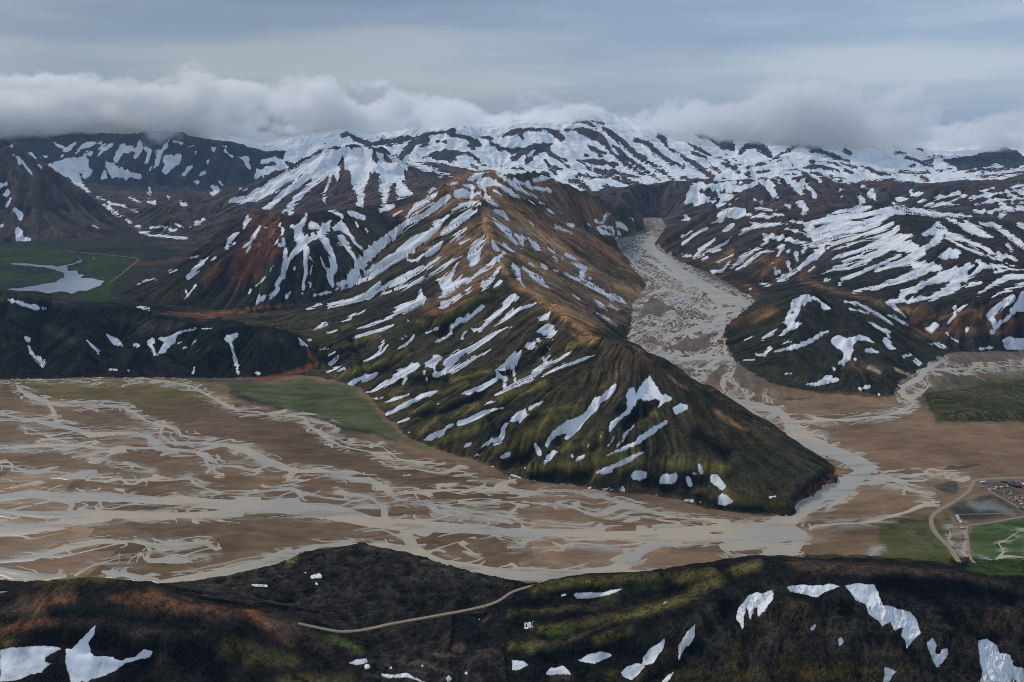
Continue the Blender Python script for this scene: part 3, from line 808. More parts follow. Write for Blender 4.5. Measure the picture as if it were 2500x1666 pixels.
# bare rock showing through the snowfields
BARE = {
'T1': """2120,650,20 2130,690,16
2160,660,24 2180,680,10""",
'Q1': """P 1550,760 1575,700 1590,740 1580,775 1560,770
1440,720,10 1470,700,14
1660,700,14 1670,690,10
1720,720,20 1740,735,14
1770,730,20 1790,740,14""",
'T2': """420,370,50 460,320,60 490,280,40 540,260,40 600,260,30
280,275,40 350,270,40 450,250,44 480,250,30
P 565,380 620,345 700,330 830,330 900,350 950,390 990,430 940,420 900,380 860,365 800,370 790,400 740,420 700,400 640,390
770,225,16 880,250,26 930,280,44 960,300,20
870,300,20 910,315,20
660,270,14 710,272,14
560,300,10 620,290,8
520,240,10 620,215,12 700,205,14 780,195,8
940,240,14 1060,250,10
1070,245,14 1150,215,24 1230,195,30 1330,185,16 1400,185,20 1480,220,60 1530,250,30
1230,220,20 1250,250,14
1040,290,16 1110,320,30 1180,340,50 1260,330,40 1340,305,34 1390,310,50 1440,300,40 1460,280,30
1290,410,16 1350,340,30 1400,330,30
1400,330,30 1470,370,24 1540,400,24 1570,440,20
1400,400,16 1440,460,24 1480,490,20
P 1690,290 1740,310 1790,330 1830,345 1820,365 1760,350 1710,330
1540,190,20 1620,190,40 1700,215,60 1790,250,60 1830,300,30
1800,180,20 1850,210,30 1960,300,34 2060,380,30 2180,460,24 2300,540,16
1600,145,10 1670,130,20 1760,180,12
1870,300,20 1980,390,26 2120,490,20 2200,540,14
2030,260,30 2100,280,30 2200,360,30 2300,420,20 2352,450,20
1830,320,16 1960,420,20 2080,500,16
1630,400,20 1720,410,40 1830,420,40 1900,430,20
1700,450,20 1760,470,40 1860,480,34 1950,500,20 2060,520,14
1640,500,30 1740,520,16 1850,510,20 1950,540,40 2030,560,30
1570,530,20 1650,560,50 1700,600,40
1820,580,30 1880,600,34 1860,630,30
1720,640,20 1790,660,24
1190,510,20 1290,505,20 1380,490,14 1420,500,30
1220,520,16 1330,540,12
1190,385,40 1220,380,20
1680,365,24 1700,370,14
1780,370,24 1800,370,10
1460,450,16 1520,470,12
1170,460,14 1250,455,20
2190,230,30 2230,270,34 2240,300,14
2260,320,8 2330,350,10
1700,95,24 1750,110,30 1800,140,10
1540,100,8 1640,90,16
0,230,20 60,220,30 110,260,40 180,280,30 250,290,20
640,440,14 720,470,10 840,495,14
900,430,10 960,470,8""",
'T3': """1930,1110,34 1960,1110,26
1550,1210,30 1680,1150,44 1800,1110,30
2080,1020,34 2100,1010,20
1980,1030,30 2010,1010,20
760,1310,20
110,470,30 130,465,30
170,480,40 230,500,50
270,480,30 350,490,26
210,530,30 250,530,20
430,350,12 500,345,14 600,330,16
440,310,14 560,285,20 680,258,10
730,330,14 850,310,20 950,300,30 1080,330,30
880,265,12 1000,270,14 1100,290,20 1200,310,20
960,320,20 1050,330,14
1120,340,24 1160,345,20
700,355,8 900,350,16 1050,370,10
460,370,10 520,380,14
700,290,14 760,300,10
1230,300,16 1330,340,20 1430,360,14
1560,300,16 1600,295,16
1660,290,14 1720,300,20
1500,340,20 1620,350,16 1700,340,12
1750,330,14 1850,320,14
1700,220,14 1800,235,12
1540,240,8 1650,270,10 1720,260,10
1960,340,20 2050,320,30 2150,330,20 2250,310,20
2060,370,16 2200,360,20 2352,340,20
2300,380,24 2352,370,24
1650,380,30 1700,400,20
1850,410,20 1960,400,24
P 100,95 150,45 250,90 360,115 350,195 310,185 260,170 180,120
400,205,14 440,165,30 500,150,40 560,185,44 600,220,30
640,235,10 720,195,16 800,150,14
840,160,14 900,170,60 960,195,30 1050,240,24 1150,270,14
1120,190,26 1155,205,24
40,140,8 100,180,14 200,225,14 350,280,12 430,300,8
300,215,6 370,260,10
60,210,8 160,240,14 200,300,16 260,340,10
0,230,30 60,260,40 120,310,40 200,370,40
280,280,14 360,310,40 390,340,24
0,390,30 100,390,24 200,390,20 320,385,10
P 1800,260 1900,240 2050,210 2180,185 2220,178 2300,200 2352,230 2352,300 2280,310 2150,290 2060,310 1980,320 1900,320
640,250,14 680,248,14
1470,200,10 1540,210,10
1620,180,8 1680,190,10"""}
WATER = {
'Q3': """0,340,14 140,360,14 250,385,30 330,400,24 420,430,30 550,420,16 620,425,24 680,440,30 720,470,40 780,500,24 900,510,20 950,530,40 1000,560,16
0,495,16 200,480,20 350,480,14 520,495,12 700,490,18 850,510,16
80,210,20 130,250,30 220,280,20 240,320,24 260,360,20
220,285,14 350,295,10 480,300,10 580,300,14 610,330,16 680,370,14 750,390,20 730,430,16 790,470,16 920,465,14 1050,480,20 1130,500,40 1200,540,44 1270,570,40 1350,595,24 1500,600,20 1600,630,24 1700,640,34 1760,670,30 1810,700,20
760,390,20 820,410,20 830,435,16 900,440,8
950,530,30 960,580,16 1010,610,10
1000,570,10 1100,580,20 1200,600,14
1350,595,40 1325,640,24 1400,640,10
0,570,10 60,575,12 140,600,14 280,605,12 420,620,12 600,640,14 780,640,14 870,630,20 900,660,14 1000,690,10 1200,690,14 1340,680,16 1380,700,34 1390,730,16 1500,750,10
870,205,14 960,250,16 1030,290,20 1100,320,14 1220,335,12 1400,350,16 1420,390,16 1480,430,26 1560,480,12 1700,510,12 1800,560,10 1870,600,8
560,185,8 640,170,12 760,185,12 850,200,14 900,220,14
0,180,6 150,175,6 300,175,6 450,190,6 560,185,6
1400,350,10 1540,390,10 1530,420,8 1480,430,10
1500,430,10 1600,470,10 1760,490,10 1830,540,12 1980,580,10 2130,600,12 2200,640,8 2353,650,8
1850,545,6 2000,570,6 2090,590,8
0,720,40 150,700,50 300,720,40 500,715,50 700,730,40 900,740,50 1100,760,60 1300,760,70 1500,780,80 1700,830,60 1900,850,60 2100,860,50 2353,880,40
0,780,20 200,800,40 400,790,40 600,800,40 900,800,34 1100,790,40
0,870,60 120,870,50 300,840,40 500,810,40
1860,850,60 1880,900,60 1900,950,64 1950,1000,70 2050,1040,70 2200,1060,70 2353,1090,80
1330,980,30 1450,940,20 1600,935,26 1750,945,34 1880,960,34
1330,980,60 1200,1030,60 1050,1060,50 900,1090,50 740,1120,50 600,1080,30 480,1060,20
0,1015,16 150,1000,30 300,950,36 450,920,30 600,920,14 750,950,40 950,930,30 1000,960,20
350,1075,20 430,1030,14 550,1000,10 700,990,8 850,1000,8 950,990,10
0,1060,50 80,1080,60 180,1090,50 300,1080,24
0,1125,30 150,1110,20
1810,705,20 1950,690,20 2100,685,16 2353,685,20
1760,680,20 1830,730,20 1950,740,14 2100,770,10 2353,810,20
1550,700,24 1700,720,24 1760,760,24 1780,800,16
1400,700,20 1500,720,14 1650,740,20 1750,750,16
1750,750,30 1760,800,20 1800,820,14
2000,790,10 2150,800,14 2353,835,24
1950,980,20 2100,920,10 2140,950,14 2200,990,10
0,650,8 150,660,8 300,690,10
100,390,10 200,430,8 330,420,8
300,500,8 450,540,10 560,570,8 700,600,6
2353,760,8 2200,745,10 2050,750,8
1340,1050,24 1370,1060,34 1410,1078,20""",
'Q4': """0,880,50 200,880,40 400,890,40 600,900,60 800,890,80 1000,880,90 1150,870,80 1280,820,80 1350,760,70 1430,710,60 1500,670,60 1560,640,70 1620,600,60 1600,570,80 1530,530,60 1450,500,60 1360,460,60 1290,420,70 1270,370,50 1230,330,40 1150,300,40 1060,285,34 980,270,30 910,240,16 850,200,12
1620,570,60 1670,600,30
1000,940,60 1100,920,80 1200,900,80 1300,880,60
0,1070,60 150,1075,60 300,1070,50 450,1060,60 520,1030,60 600,960,50 700,920,40
450,1065,40 600,1060,20 750,1055,14 900,1030,16 1000,1010,20 1130,1000,30 1200,980,80 1300,960,50 1330,900,60
1060,290,30 1110,330,24 1170,380,30 1230,430,24 1300,480,14 1400,510,20 1430,530,20
1360,440,40 1300,360,14
1390,850,20 1500,840,14 1600,835,14 1700,820,20 1800,790,20 1880,760,24 1940,740,20 1900,700,16 1800,680,14 1700,650,14 1640,630,20
1450,770,20 1500,730,24 1560,690,24 1590,650,20
1340,800,10 1400,770,20 1460,740,14
1300,370,20 1450,365,14 1600,355,14 1700,345,14 1800,320,16 1850,290,16 1800,260,14 1780,230,14 1830,200,16 1880,170,30 1900,130,40 1980,90,16
1900,130,20 2050,130,14 2200,120,10 2353,110,12
1880,160,14 1900,200,10 1860,230,8 1840,260,10
0,700,16 120,690,14 300,690,14 420,720,20 520,750,24 650,790,20 750,810,14 1000,830,14
0,740,8 150,745,10 300,760,8 420,790,10 560,810,12
0,830,10 200,850,14 400,860,10
0,950,8 150,950,10 300,930,12 450,940,14 600,930,14
1640,1010,30 1660,970,16 1700,950,8
1910,1020,20 2000,1030,24 2080,1035,30 2150,1020,30 2220,1010,24 2260,990,20 2353,995,10
2220,1010,24 2260,970,14 2240,930,12 2290,900,10 2340,870,10
2080,850,12 2085,980,12
2080,1020,16 2100,990,12 2050,950,10 2010,920,12 2015,880,14 2005,840,6
500,20,14 600,30,16 700,60,8 800,80,20 900,60,20 960,20,20
630,75,10 780,85,14 900,80,20 960,70,24 900,120,24 850,130,14 800,110,10
980,70,8 1010,110,10 980,180,10 1000,230,10 960,260,12
1010,200,8 1070,240,8 1100,265,8
1180,240,8 1165,265,8 1210,295,10
900,120,10 880,160,10 840,170,16 800,160,10
1700,650,8 1850,610,10 2000,615,8 2080,625,8
1650,620,14 1750,620,10 1900,615,14 2000,610,10
1380,430,14 1430,440,20 1440,470,10""",
'Q2': """680,990,8 720,1030,14 680,1050,12 740,1060,10 700,1080,14 640,1100,20 560,1110,12 470,1115,8
640,1100,50 620,1130,60 660,1160,50 720,1200,60 760,1240,60 840,1290,50 920,1340,60 1000,1380,60 1080,1390,40 1110,1370,14
480,1130,10 540,1180,20 570,1230,20 640,1270,24 700,1310,14 760,1350,20 820,1400,20 900,1440,30 960,1430,40 1050,1420,30
620,1350,8 580,1390,12 560,1440,12 600,1500,10 540,1550,12
620,1300,12 660,1340,14 720,1370,14 790,1410,14 830,1450,14 760,1500,14 640,1520,20 580,1540,16
900,1350,20 950,1400,30 970,1450,50 930,1490,40 860,1510,40 780,1530,30 700,1560,30
960,1470,40 980,1520,30 940,1560,20
560,1170,10 640,1200,30 700,1240,30 800,1300,30 860,1330,14
540,1480,10 600,1470,14 680,1480,14 740,1450,10
590,985,8 640,1000,8 690,1020,10
510,1150,14 600,1160,10
800,1390,10 880,1400,14 960,1400,14
640,1330,10 730,1340,10 800,1330,12 880,1380,14""",
'T1': """P 0,1060 130,1050 380,1010 440,970 430,945 350,930 310,915 200,905 90,895 40,875 120,880 250,885 400,900 500,880 560,855 580,850 560,875 470,905 470,930 530,930 540,955 600,960 560,980 640,980 730,1000 690,1040 660,1050 600,1080 540,1075 500,1095 420,1080 330,1090 280,1110 200,1115 120,1095 30,1080
560,860,14 540,830,12 460,805,10 380,795,10 330,770,8 250,745,6
850,600,6 860,625,6 780,640,6 690,660,6 620,680,6 690,700,8 735,725,8 650,755,8 560,775,6
640,845,14 680,870,8
560,1140,10 640,1120,8
740,935,10 760,930,6
330,785,8 450,785,6 560,800,5"""}
# soils: colour, edge softness, sheet, then strips or outlines
SOIL = []
def soil(col, soft, sheet, txt, a=1.0): SOIL.append((col, soft, sheet, txt, a))
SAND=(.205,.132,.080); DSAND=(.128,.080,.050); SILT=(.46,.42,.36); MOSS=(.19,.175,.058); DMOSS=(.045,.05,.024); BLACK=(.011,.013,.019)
BROWN=(.10,.064,.046); RUST=(.20,.075,.04); OCHRE=(.38,.21,.095); TAN=(.27,.17,.10); PURPLE=(.13,.098,.105); GREEN=(.05,.13,.02); OLIVE=(.14,.12,.03); GREYG=(.20,.18,.145); LAWN=(.055,.105,.026)
# --- plain
soil(DSAND, 60, 'Q3', """P 0,190 500,200 900,250 1400,360 1900,520 2400,640 2400,690 1900,690 1600,600 1200,480 800,380 400,300 0,260""", .85)
soil(DSAND, 40, 'Q3', """300,960,60 500,970,80 700,960,40
0,1030,60 300,1030,60 550,1030,50
0,910,40 300,880,40
1900,720,40 2200,720,60 2353,710,40""", .8)
soil(OLIVE, 20, 'Q3', """P 60,175 500,180 900,190 1030,230 1060,260 900,270 700,290 500,280 250,260 120,220
780,1030,30 700,1045,20""", .6)
soil((.07,.09,.035), 16, 'Q3', """P 1030,190 1200,190 1400,175 1600,200 1680,270 1780,370 1870,460 2000,490 1950,500 1830,450 1740,440 1560,400 1530,370 1300,310 1150,280 1080,240""", .9)
soil((.02,.026,.024), 10, 'Q3', """1070,240,30 1150,270,24 1300,310,12 1480,350,10 1560,400,14 1700,420,10 1830,460,10""", .8)
soil((.022,.024,.022), 14, 'Q3', """0,165,20 300,160,14 700,165,14 1000,180,16 1150,185,14""", .7)
soil((.19,.07,.042), 10, 'Q3', """1170,182,14 1280,165,26 1380,135,26 1450,105,20 1440,80,14 1410,50,10""", .95)
soil((.235,.145,.088), 40, 'Q4', """P 1420,440 1700,370 1900,370 2353,370 2353,570 2000,610 1700,590 1560,500""", .9)
soil(TAN, 20, 'Q4', """1900,390,30 2100,380,20 2353,395,20
1250,265,40 1500,270,60 1750,280,40
1250,330,20 1500,320,20""", .7)
soil(TAN, 26, 'Q4', """P 1480,720 1560,650 1700,660 1880,720 1780,780 1500,820""", .6)
soil((.085,.085,.048), 18, 'Q4', """P 1890,220 2000,180 2353,160 2353,360 1950,376 1950,330 1900,280""", .95)
soil((.16,.105,.08), 10, 'Q4', """1880,290,14 1930,340,20 1940,375,10""", .8)
soil((.05,.05,.04), 6, 'Q4', """P 1940,665 1990,640 2040,640 2060,690 2040,700 1980,700
1260,265,16 1370,266,8
2000,585,14 2150,570,10
2060,465,8""", .9)
soil((.10,.105,.03), 12, 'Q4', """P 1690,850 1800,815 1930,800 1990,870 2010,960 2020,1030 1900,1010 1690,1000 1700,950 1680,900""", .95)
soil((.05,.05,.03), 10, 'Q4', """1740,845,40 1790,835,20
1870,880,40 1920,900,30""", .6)
soil(LAWN, 12, 'Q4', """P 2110,860 2200,840 2353,815 2353,1080 2200,1080 2090,1050 2110,990
1930,920,16 1950,960,20
1990,800,14 2020,890,14 2040,940,14
2050,930,20 2060,970,20""", .95)
soil((.095,.115,.03), 16, 'Q4', """2130,900,40 2180,960,30
2250,1040,30 2330,1030,30""", .6)
soil((.05,.052,.04), 10, 'Q4', """P 2010,770 2060,740 2200,705 2330,770 2330,800 2130,830 2070,820 2040,800""", .95)
soil((.26,.27,.27), 14, 'Q4', """2100,740,24 2150,760,40 2200,750,40 2300,790,30""", .55)
soil((.30,.20,.135), 6, 'Q4', """P 2020,800 2050,850 2075,910 2040,910 2020,850""", .9)
soil((.13,.095,.072), 8, 'Q4', """P 2140,640 2353,645 2353,770 2310,770 2210,690 2120,680""", .9)
soil((.24,.15,.09), 5, 'Q4', """2120,640,24 2080,690,24 1970,770,24 1930,790,18""", .9)
# --- left basin with the lake
soil((.05,.055,.04), 20, 'T1', """P 0,740 400,740 800,720 1450,720 1400,830 1000,900 800,1000 700,1150 0,1150""", 1)
soil((.055,.085,.03), 16, 'T1', """P 0,760 300,780 520,820 480,880 200,890 0,890
P 0,930 300,930 420,970 350,1000 0,1005
P 600,830 850,840 900,900 850,960 600,940
P 540,960 800,980 760,1090 830,1120 650,1150 500,1100 700,1040""", .95)
soil((.03,.034,.03), 14, 'T1', """0,920,24 150,930,40 330,945,16
500,800,30 900,790,40 1200,780,40
1000,860,30 1200,830,30""", .8)
soil((.17,.075,.055), 12, 'T1', """1050,740,10 1250,745,16 1450,735,16
1150,770,8 1400,790,16
920,890,16 1100,880,20 1300,850,14
850,940,10 900,900,8 945,860,8 920,845,8""", .8)
soil((.24,.11,.06), 14, 'T1', """1130,1225,10 1300,1240,30 1450,1240,50 1600,1215,34 1800,1190,20 1950,1170,10""", .9)
soil((.13,.06,.045), 20, 'T1', """1050,1225,20 1250,1230,30 1400,1270,40""", .7)
# --- dark hills
soil((.085,.09,.055), 40, 'T1', """750,1260,80 1000,1290,60
350,1330,60 500,1420,40
1850,1380,60 1950,1430,40
0,1440,30 80,1430,30
860,1510,30 860,1540,24
1300,1500,40 1700,1390,30""", .6)
soil((.10,.078,.07), 40, 'T1', """380,1150,60 480,1170,60
1000,1340,80 1250,1300,60
100,1240,10 150,1270,10
1750,1240,60""", .6)
# --- red mountain
soil((.15,.062,.042), 40, 'T1', """1720,540,60 1780,650,120 1750,800,200 1700,930,200 1640,1020,120
1880,560,60 1920,760,80 1860,830,60
1500,900,60 1420,1000,60""", .95)
soil((.085,.05,.045), 40, 'T1', """1640,600,60 1560,720,80 1480,820,60
1580,1050,60 1700,1010,60""", .8)
soil((.19,.10,.06), 20, 'T1', """1830,600,60 1860,680,50 1890,580,40
1720,900,24 1700,980,20 1740,830,30
1480,950,14 1420,1060,10""", .7)
soil((.05,.055,.028), 40, 'T1', """1150,1060,160 1250,1010,60
1300,1180,40 1600,1130,100 1800,1080,60
900,1080,60 1000,1060,80""", .8)
soil((.028,.03,.028), 30, 'T1', """1990,950,60 2020,1050,60 2130,960,60 2220,900,40
2330,580,60 2250,540,30
2170,780,50 2340,960,60""", .85)
soil((.045,.045,.03), 30, 'T1', """2200,780,20 2250,860,24
2130,540,50""", .6)
# --- ridge
soil((.215,.15,.105), 40, 'T2', """P 1000,720 1200,700 1500,820 1800,960 2000,1140 2090,1240 2040,1400 1950,1500 1800,1560 1600,1480 1300,1300 1150,1080 1000,900
P 300,780 600,640 760,540 900,500 1060,460 1250,560 1400,660 1200,700 1000,680 850,700 700,760 500,800
P 600,1060 900,880 1000,760 1030,960 1150,1080 1000,1250 800,1330 620,1440 560,1400 700,1250 650,1150""", .85)
soil((.17,.115,.088), 40, 'T2', """P 1250,560 1480,520 1680,640 1850,760 2000,880 1830,930 1600,880 1400,760""", .85)
soil((.18,.11,.07), 40, 'T2', """430,760,60 640,700,80 750,560,50 950,480,70 1060,500,60
1000,610,60 1150,700,100 1300,800,160 1500,900,160 1700,1000,160 1850,1100,100
1350,560,60 1500,640,100 1700,740,120 1850,850,80
750,1040,60 850,960,60
750,1440,80 850,1380,60 600,1430,50 950,1270,60
1330,1090,100 1500,1150,80
700,900,50 880,840,60 960,880,50""", .9)
soil((.30,.145,.08), 30, 'T2', """1060,465,24 1000,490,20 760,530,24 830,525,20
720,600,30 740,640,20 1150,560,20 1250,620,14
1900,1060,40 1980,1130,30 1850,1040,50 1750,950,40
620,1460,30 750,1420,30
280,750,10 560,740,20 420,770,16
1330,1110,40""", .7)
soil((.36,.225,.125), 30, 'T2', """1000,760,40 1000,880,60 1030,960,40 1120,1060,24
1160,760,40 1330,880,60 1500,980,80 1620,1080,50
1180,1240,40 1300,1300,60 1450,1400,80 1600,1490,80 1720,1540,60
1100,1130,24 1150,1180,30
720,880,24 620,930,20 520,1000,14 700,1000,14 850,930,20
1250,1060,40 1400,1180,30
1900,1260,24 2000,1290,50 2080,1310,40
1720,1150,30""", .8)
soil((.055,.058,.034), 26, 'T2', """1150,660,40 1300,690,40 1420,720,20
1620,1030,30 1780,1100,30 1950,1190,40 2080,1240,40
1900,750,60 2000,770,40 1850,870,24 1900,880,30
1770,1430,40 1950,1450,50
330,870,30 480,830,30 600,760,20
1250,1030,30 1400,1100,24
1000,700,30 900,700,24""", .75)
soil((.20,.20,.165), 20, 'T2', """1250,870,40 1330,880,30
1050,780,20 1130,860,20""", .6)
soil((.04,.045,.035), 40, 'T2', """200,1330,60 400,1250,50 500,1130,40
80,1420,100 250,1400,80 350,1370,60
50,1500,40 300,1460,40
900,1350,60 1050,1260,40""", .8)
soil((.055,.045,.045), 30, 'T2', """600,1270,100 500,1330,60 630,1330,60
200,880,80 330,840,60 100,780,60 300,770,60""", .8)
soil((.10,.075,.08), 30, 'T2', """190,580,60 200,660,60 30,600,60 300,580,50 370,600,30
560,500,100 600,440,60 700,500,40""", .7)
# green spurs of the front slope
soil(MOSS, 18, 'T4', """1050,870,20 1200,880,30 950,960,30 850,1010,40 770,1060,40
1250,1000,40 1100,1060,50 950,1110,40
500,880,30 600,870,30 720,830,30 560,800,30 650,760,30
700,920,24 850,860,30
200,680,40 330,640,40 450,600,30 560,560,40 700,500,40
1000,700,40 1150,660,40 1300,600,40
900,790,30 1100,730,30
1350,830,50 1500,760,60 1650,720,50
1700,930,50 1600,1000,50 1500,1080,50 1380,1150,40 1280,1180,40
1500,930,24 1850,880,30
1900,1130,40 1750,1180,40 1800,1150,40
1530,1310,30 1700,1290,40 1900,1280,40 2050,1250,40 2200,1180,30 2300,1090,24
2150,1330,30 2250,1260,30 2330,1250,30
1800,470,40 1900,440,40 2050,450,30
800,320,30 1000,260,30 1150,130,30 1250,110,40
250,470,30 350,430,24 500,390,24
750,300,30 880,300,30""", .85)
soil((.17,.125,.08), 30, 'T4', """1650,250,30 1500,150,30 1560,260,30 1750,330,40
2000,620,80 1900,700,60 2050,520,50 2150,500,40
1480,340,40 1350,390,40 1200,310,30
2150,640,60 1980,780,40""", .5)
soil((.34,.20,.095), 20, 'T4', """1640,170,14 1740,230,24 1830,290,30 1900,360,40 1980,420,40
1830,370,24 1900,420,24 2000,440,20""", .85)
soil((.21,.07,.04), 6, 'T4', """0,480,8 40,530,16 75,570,20 60,610,14 0,625,20""", .9)
soil((.09,.16,.02), 10, 'T4', """240,340,24 290,325,16
1410,1010,24
1600,1240,14
1200,1205,14""", .8)
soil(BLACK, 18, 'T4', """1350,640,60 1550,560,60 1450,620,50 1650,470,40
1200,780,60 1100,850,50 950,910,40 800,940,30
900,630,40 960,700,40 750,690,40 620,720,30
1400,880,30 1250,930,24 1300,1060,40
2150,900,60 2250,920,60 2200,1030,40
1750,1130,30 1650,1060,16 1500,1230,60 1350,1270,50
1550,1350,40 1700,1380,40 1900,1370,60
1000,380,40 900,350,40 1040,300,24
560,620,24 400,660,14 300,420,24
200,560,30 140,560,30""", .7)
soil(MOSS, 20, 'Q4', """100,590,40 250,580,50 400,540,40 560,520,50 620,560,40
200,360,40 100,430,40 50,480,40 330,300,40
700,560,40 800,560,50 900,580,60 1000,590,40
520,550,30 450,580,24 360,640,30
1000,710,50 1100,740,40 1250,745,24
640,320,40 700,360,40 620,400,40
350,470,30 400,430,40""", .75)
soil((.05,.055,.03), 40, 'Q4', """900,450,120 1100,520,140 1250,600,120 1350,600,80""", .7)
soil((.10,.07,.05), 30, 'Q4', """480,60,80 600,90,80 700,180,60
800,300,50 950,400,60 1080,470,40
960,430,30 1000,450,30
500,710,30 620,720,30 850,750,40""", .7)
soil((.32,.19,.11), 10, 'Q4', """720,160,8 800,220,14
930,320,16 1000,370,24 1080,410,14
560,30,14 640,90,10""", .8)
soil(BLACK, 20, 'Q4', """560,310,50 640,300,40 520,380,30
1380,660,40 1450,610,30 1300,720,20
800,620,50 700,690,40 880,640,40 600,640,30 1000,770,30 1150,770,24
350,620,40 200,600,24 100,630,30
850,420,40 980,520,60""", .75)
soil((.11,.06,.04), 12, 'Q4', '1290,750,14 1350,705,30 1430,665,40 1470,600,24', .9)
# --- right side
soil((.20,.12,.07), 30, 'Q4', """1560,110,40 1620,130,40 1680,130,30""", .6)
soil((.42,.36,.28), 6, 'Q4', """1640,120,14 1690,140,16
1760,130,14 1820,150,14""", .7)
soil((.17,.095,.055), 30, 'T3', """600,950,80 700,960,60 580,1030,60
200,960,40 330,900,40 150,960,24
450,1120,60 500,1180,50
830,1060,60 900,1080,40
350,1390,50 500,1340,60 620,1290,60
1550,1290,60 1700,1300,80 1600,1370,60
1900,1380,80 2050,1300,60 2300,1380,60
1650,1440,50 2250,1430,50""", .8)
soil((.24,.155,.085), 24, 'T3', """330,880,30 250,960,30 560,940,40
620,1300,24 500,1370,20
1600,1440,50 1750,1480,40 1680,1400,40
1780,1340,40 2000,1290,30 2180,1450,40
830,1090,24 1580,1300,30""", .65)
soil((.09,.07,.065), 30, 'T3', """100,650,60 80,720,60 200,760,40
600,760,60 750,780,50
1500,640,30 1400,540,30 1550,520,20
1650,1090,40 1800,1100,30 1850,970,60 1700,900,40 1650,720,80""", .6)
soil((.04,.045,.033), 30, 'T3', """1560,680,100 1650,740,80
950,1000,60 1100,1130,60 1300,1100,60
1000,1300,100 1150,1350,100 900,1400,120 1050,1460,100
700,1140,50 600,1150,40 430,1070,50
1900,890,40 2100,970,40 2300,960,40
700,850,60 620,820,40 480,850,40
1950,1360,60 2300,960,30
1500,1470,60 1300,1490,60""", .7)
soil((.115,.075,.065), 30, 'T3', """500,540,60 600,560,60 900,540,100 1000,500,60 950,590,50
1450,430,60 1350,420,50 1250,440,40
2100,430,40 2250,430,40 2000,450,30
160,350,30 240,370,40 330,370,30
2250,640,40 2320,690,40""", .75)
soil((.06,.065,.075), 30, 'T3', """720,500,60 740,550,50
1450,470,60 1600,450,60
60,610,40""", .7)
# --- foreground hills
soil((.25,.115,.06), 30, 'Q3', """P 500,1180 700,1150 850,1200 1000,1230 1150,1250 1000,1270 800,1260 600,1230
0,1330,30 100,1310,40 250,1290,30
180,1220,60 330,1180,40
1150,1250,40 1260,1320,40 1340,1390,20""", .85)
soil((.15,.105,.08), 40, 'Q3', """100,1190,60 300,1140,50
620,1330,80 700,1310,60
0,1240,40 1050,1280,60
1250,1290,50 1380,1340,60 1500,1400,30""", .7)
soil((.12,.11,.036), 30, 'Q3', """200,1120,40 400,1085,40 550,1090,24
0,1400,40 60,1380,30
1050,1400,100 1200,1450,80 1350,1470,60
1300,1560,60 1600,1560,50
900,1330,40""", .75)
soil((.15,.13,.025), 20, 'Q3', """1130,1490,40 1160,1470,30
30,1390,40""", .6)
soil((.07,.115,.028), 16, 'Q3', """P 1450,1340 1540,1350 1640,1390 1680,1430 1640,1440 1560,1410""", .9)
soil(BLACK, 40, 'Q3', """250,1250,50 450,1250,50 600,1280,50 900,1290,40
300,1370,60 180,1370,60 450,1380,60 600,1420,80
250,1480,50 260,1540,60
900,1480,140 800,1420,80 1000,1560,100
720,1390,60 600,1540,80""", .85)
soil((.05,.05,.04), 30, 'Q3', """700,1350,50 760,1360,40 1080,1300,30""", .6)
soil(MOSS, 24, 'Q4', """100,1150,40 200,1120,40 330,1100,40 500,1100,40 700,1090,40 800,1080,50 920,1060,40
0,1255,30 120,1240,30 300,1200,24 400,1180,24 520,1150,14
100,1340,40 250,1320,50 350,1290,50 500,1260,60 650,1220,70 780,1180,60 880,1130,50 950,1100,40
400,1380,40 550,1330,40
0,1400,30 150,1410,40
1020,1060,40 1130,1030,40""", .85)
soil((.07,.13,.025), 20, 'Q4', """120,1130,20 200,1110,30
700,1110,30 600,1120,30 180,1340,40 280,1340,40
420,1310,24""", .6)
soil((.17,.14,.09), 14, 'Q4', """410,1290,20 480,1270,24
180,1240,10 350,1210,12 460,1180,10
90,1420,30 450,1310,10""", .6)
soil((.13,.088,.07), 24, 'Q4', """1300,1030,50 1500,1040,50 1800,1060,50 2000,1080,40 2150,1110,40 2353,1140,40
2200,1290,80 2300,1250,80 2330,1330,60
2100,1450,60 2250,1380,40
200,1545,40 280,1545,30
350,1250,40 500,1230,40 250,1290,30
650,1520,30""", .75)
soil((.13,.11,.026), 30, 'Q4', """1280,1200,50 1340,1210,50
1250,1480,80 1400,1500,80 1550,1500,60 1650,1540,50
1050,1420,60 1000,1520,60
450,1540,50 1800,1530,60
2300,1380,40""", .65)
soil((.095,.08,.06), 30, 'Q4', """1200,1330,100 1300,1260,80 1500,1350,80 1600,1300,60
1100,1370,60 1400,1420,80 1750,1440,50
900,1480,60""", .7)
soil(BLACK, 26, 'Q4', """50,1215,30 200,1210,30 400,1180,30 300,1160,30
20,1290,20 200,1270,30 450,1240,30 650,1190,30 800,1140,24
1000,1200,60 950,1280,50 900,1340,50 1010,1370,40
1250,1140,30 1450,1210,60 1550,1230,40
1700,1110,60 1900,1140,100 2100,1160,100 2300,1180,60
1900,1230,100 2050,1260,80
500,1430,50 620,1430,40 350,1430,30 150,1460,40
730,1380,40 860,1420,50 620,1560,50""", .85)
# lava
soil((.06,.06,.045), 20, 'Q3', """900,1130,20 1050,1110,24 1200,1090,20 1350,1010,24
1680,960,30 1800,970,30 1900,1000,20 2100,1070,24 2300,1090,30
1850,1470,40 2000,1500,40 1900,1530,30""", .55)
soil((.09,.10,.03), 8, 'Q3', """1320,1015,30 1360,1000,20
850,1175,14 890,1185,10""", .85)
soil((.15,.10,.07), 10, 'Q3', """2080,1420,20 2120,1400,24 2100,1450,20 2000,1440,14
2220,1290,14 2250,1260,14""", .6)
soil((.02,.02,.02), 16, 'Q4', """0,1320,20 80,1340,30 160,1370,24""", .8)
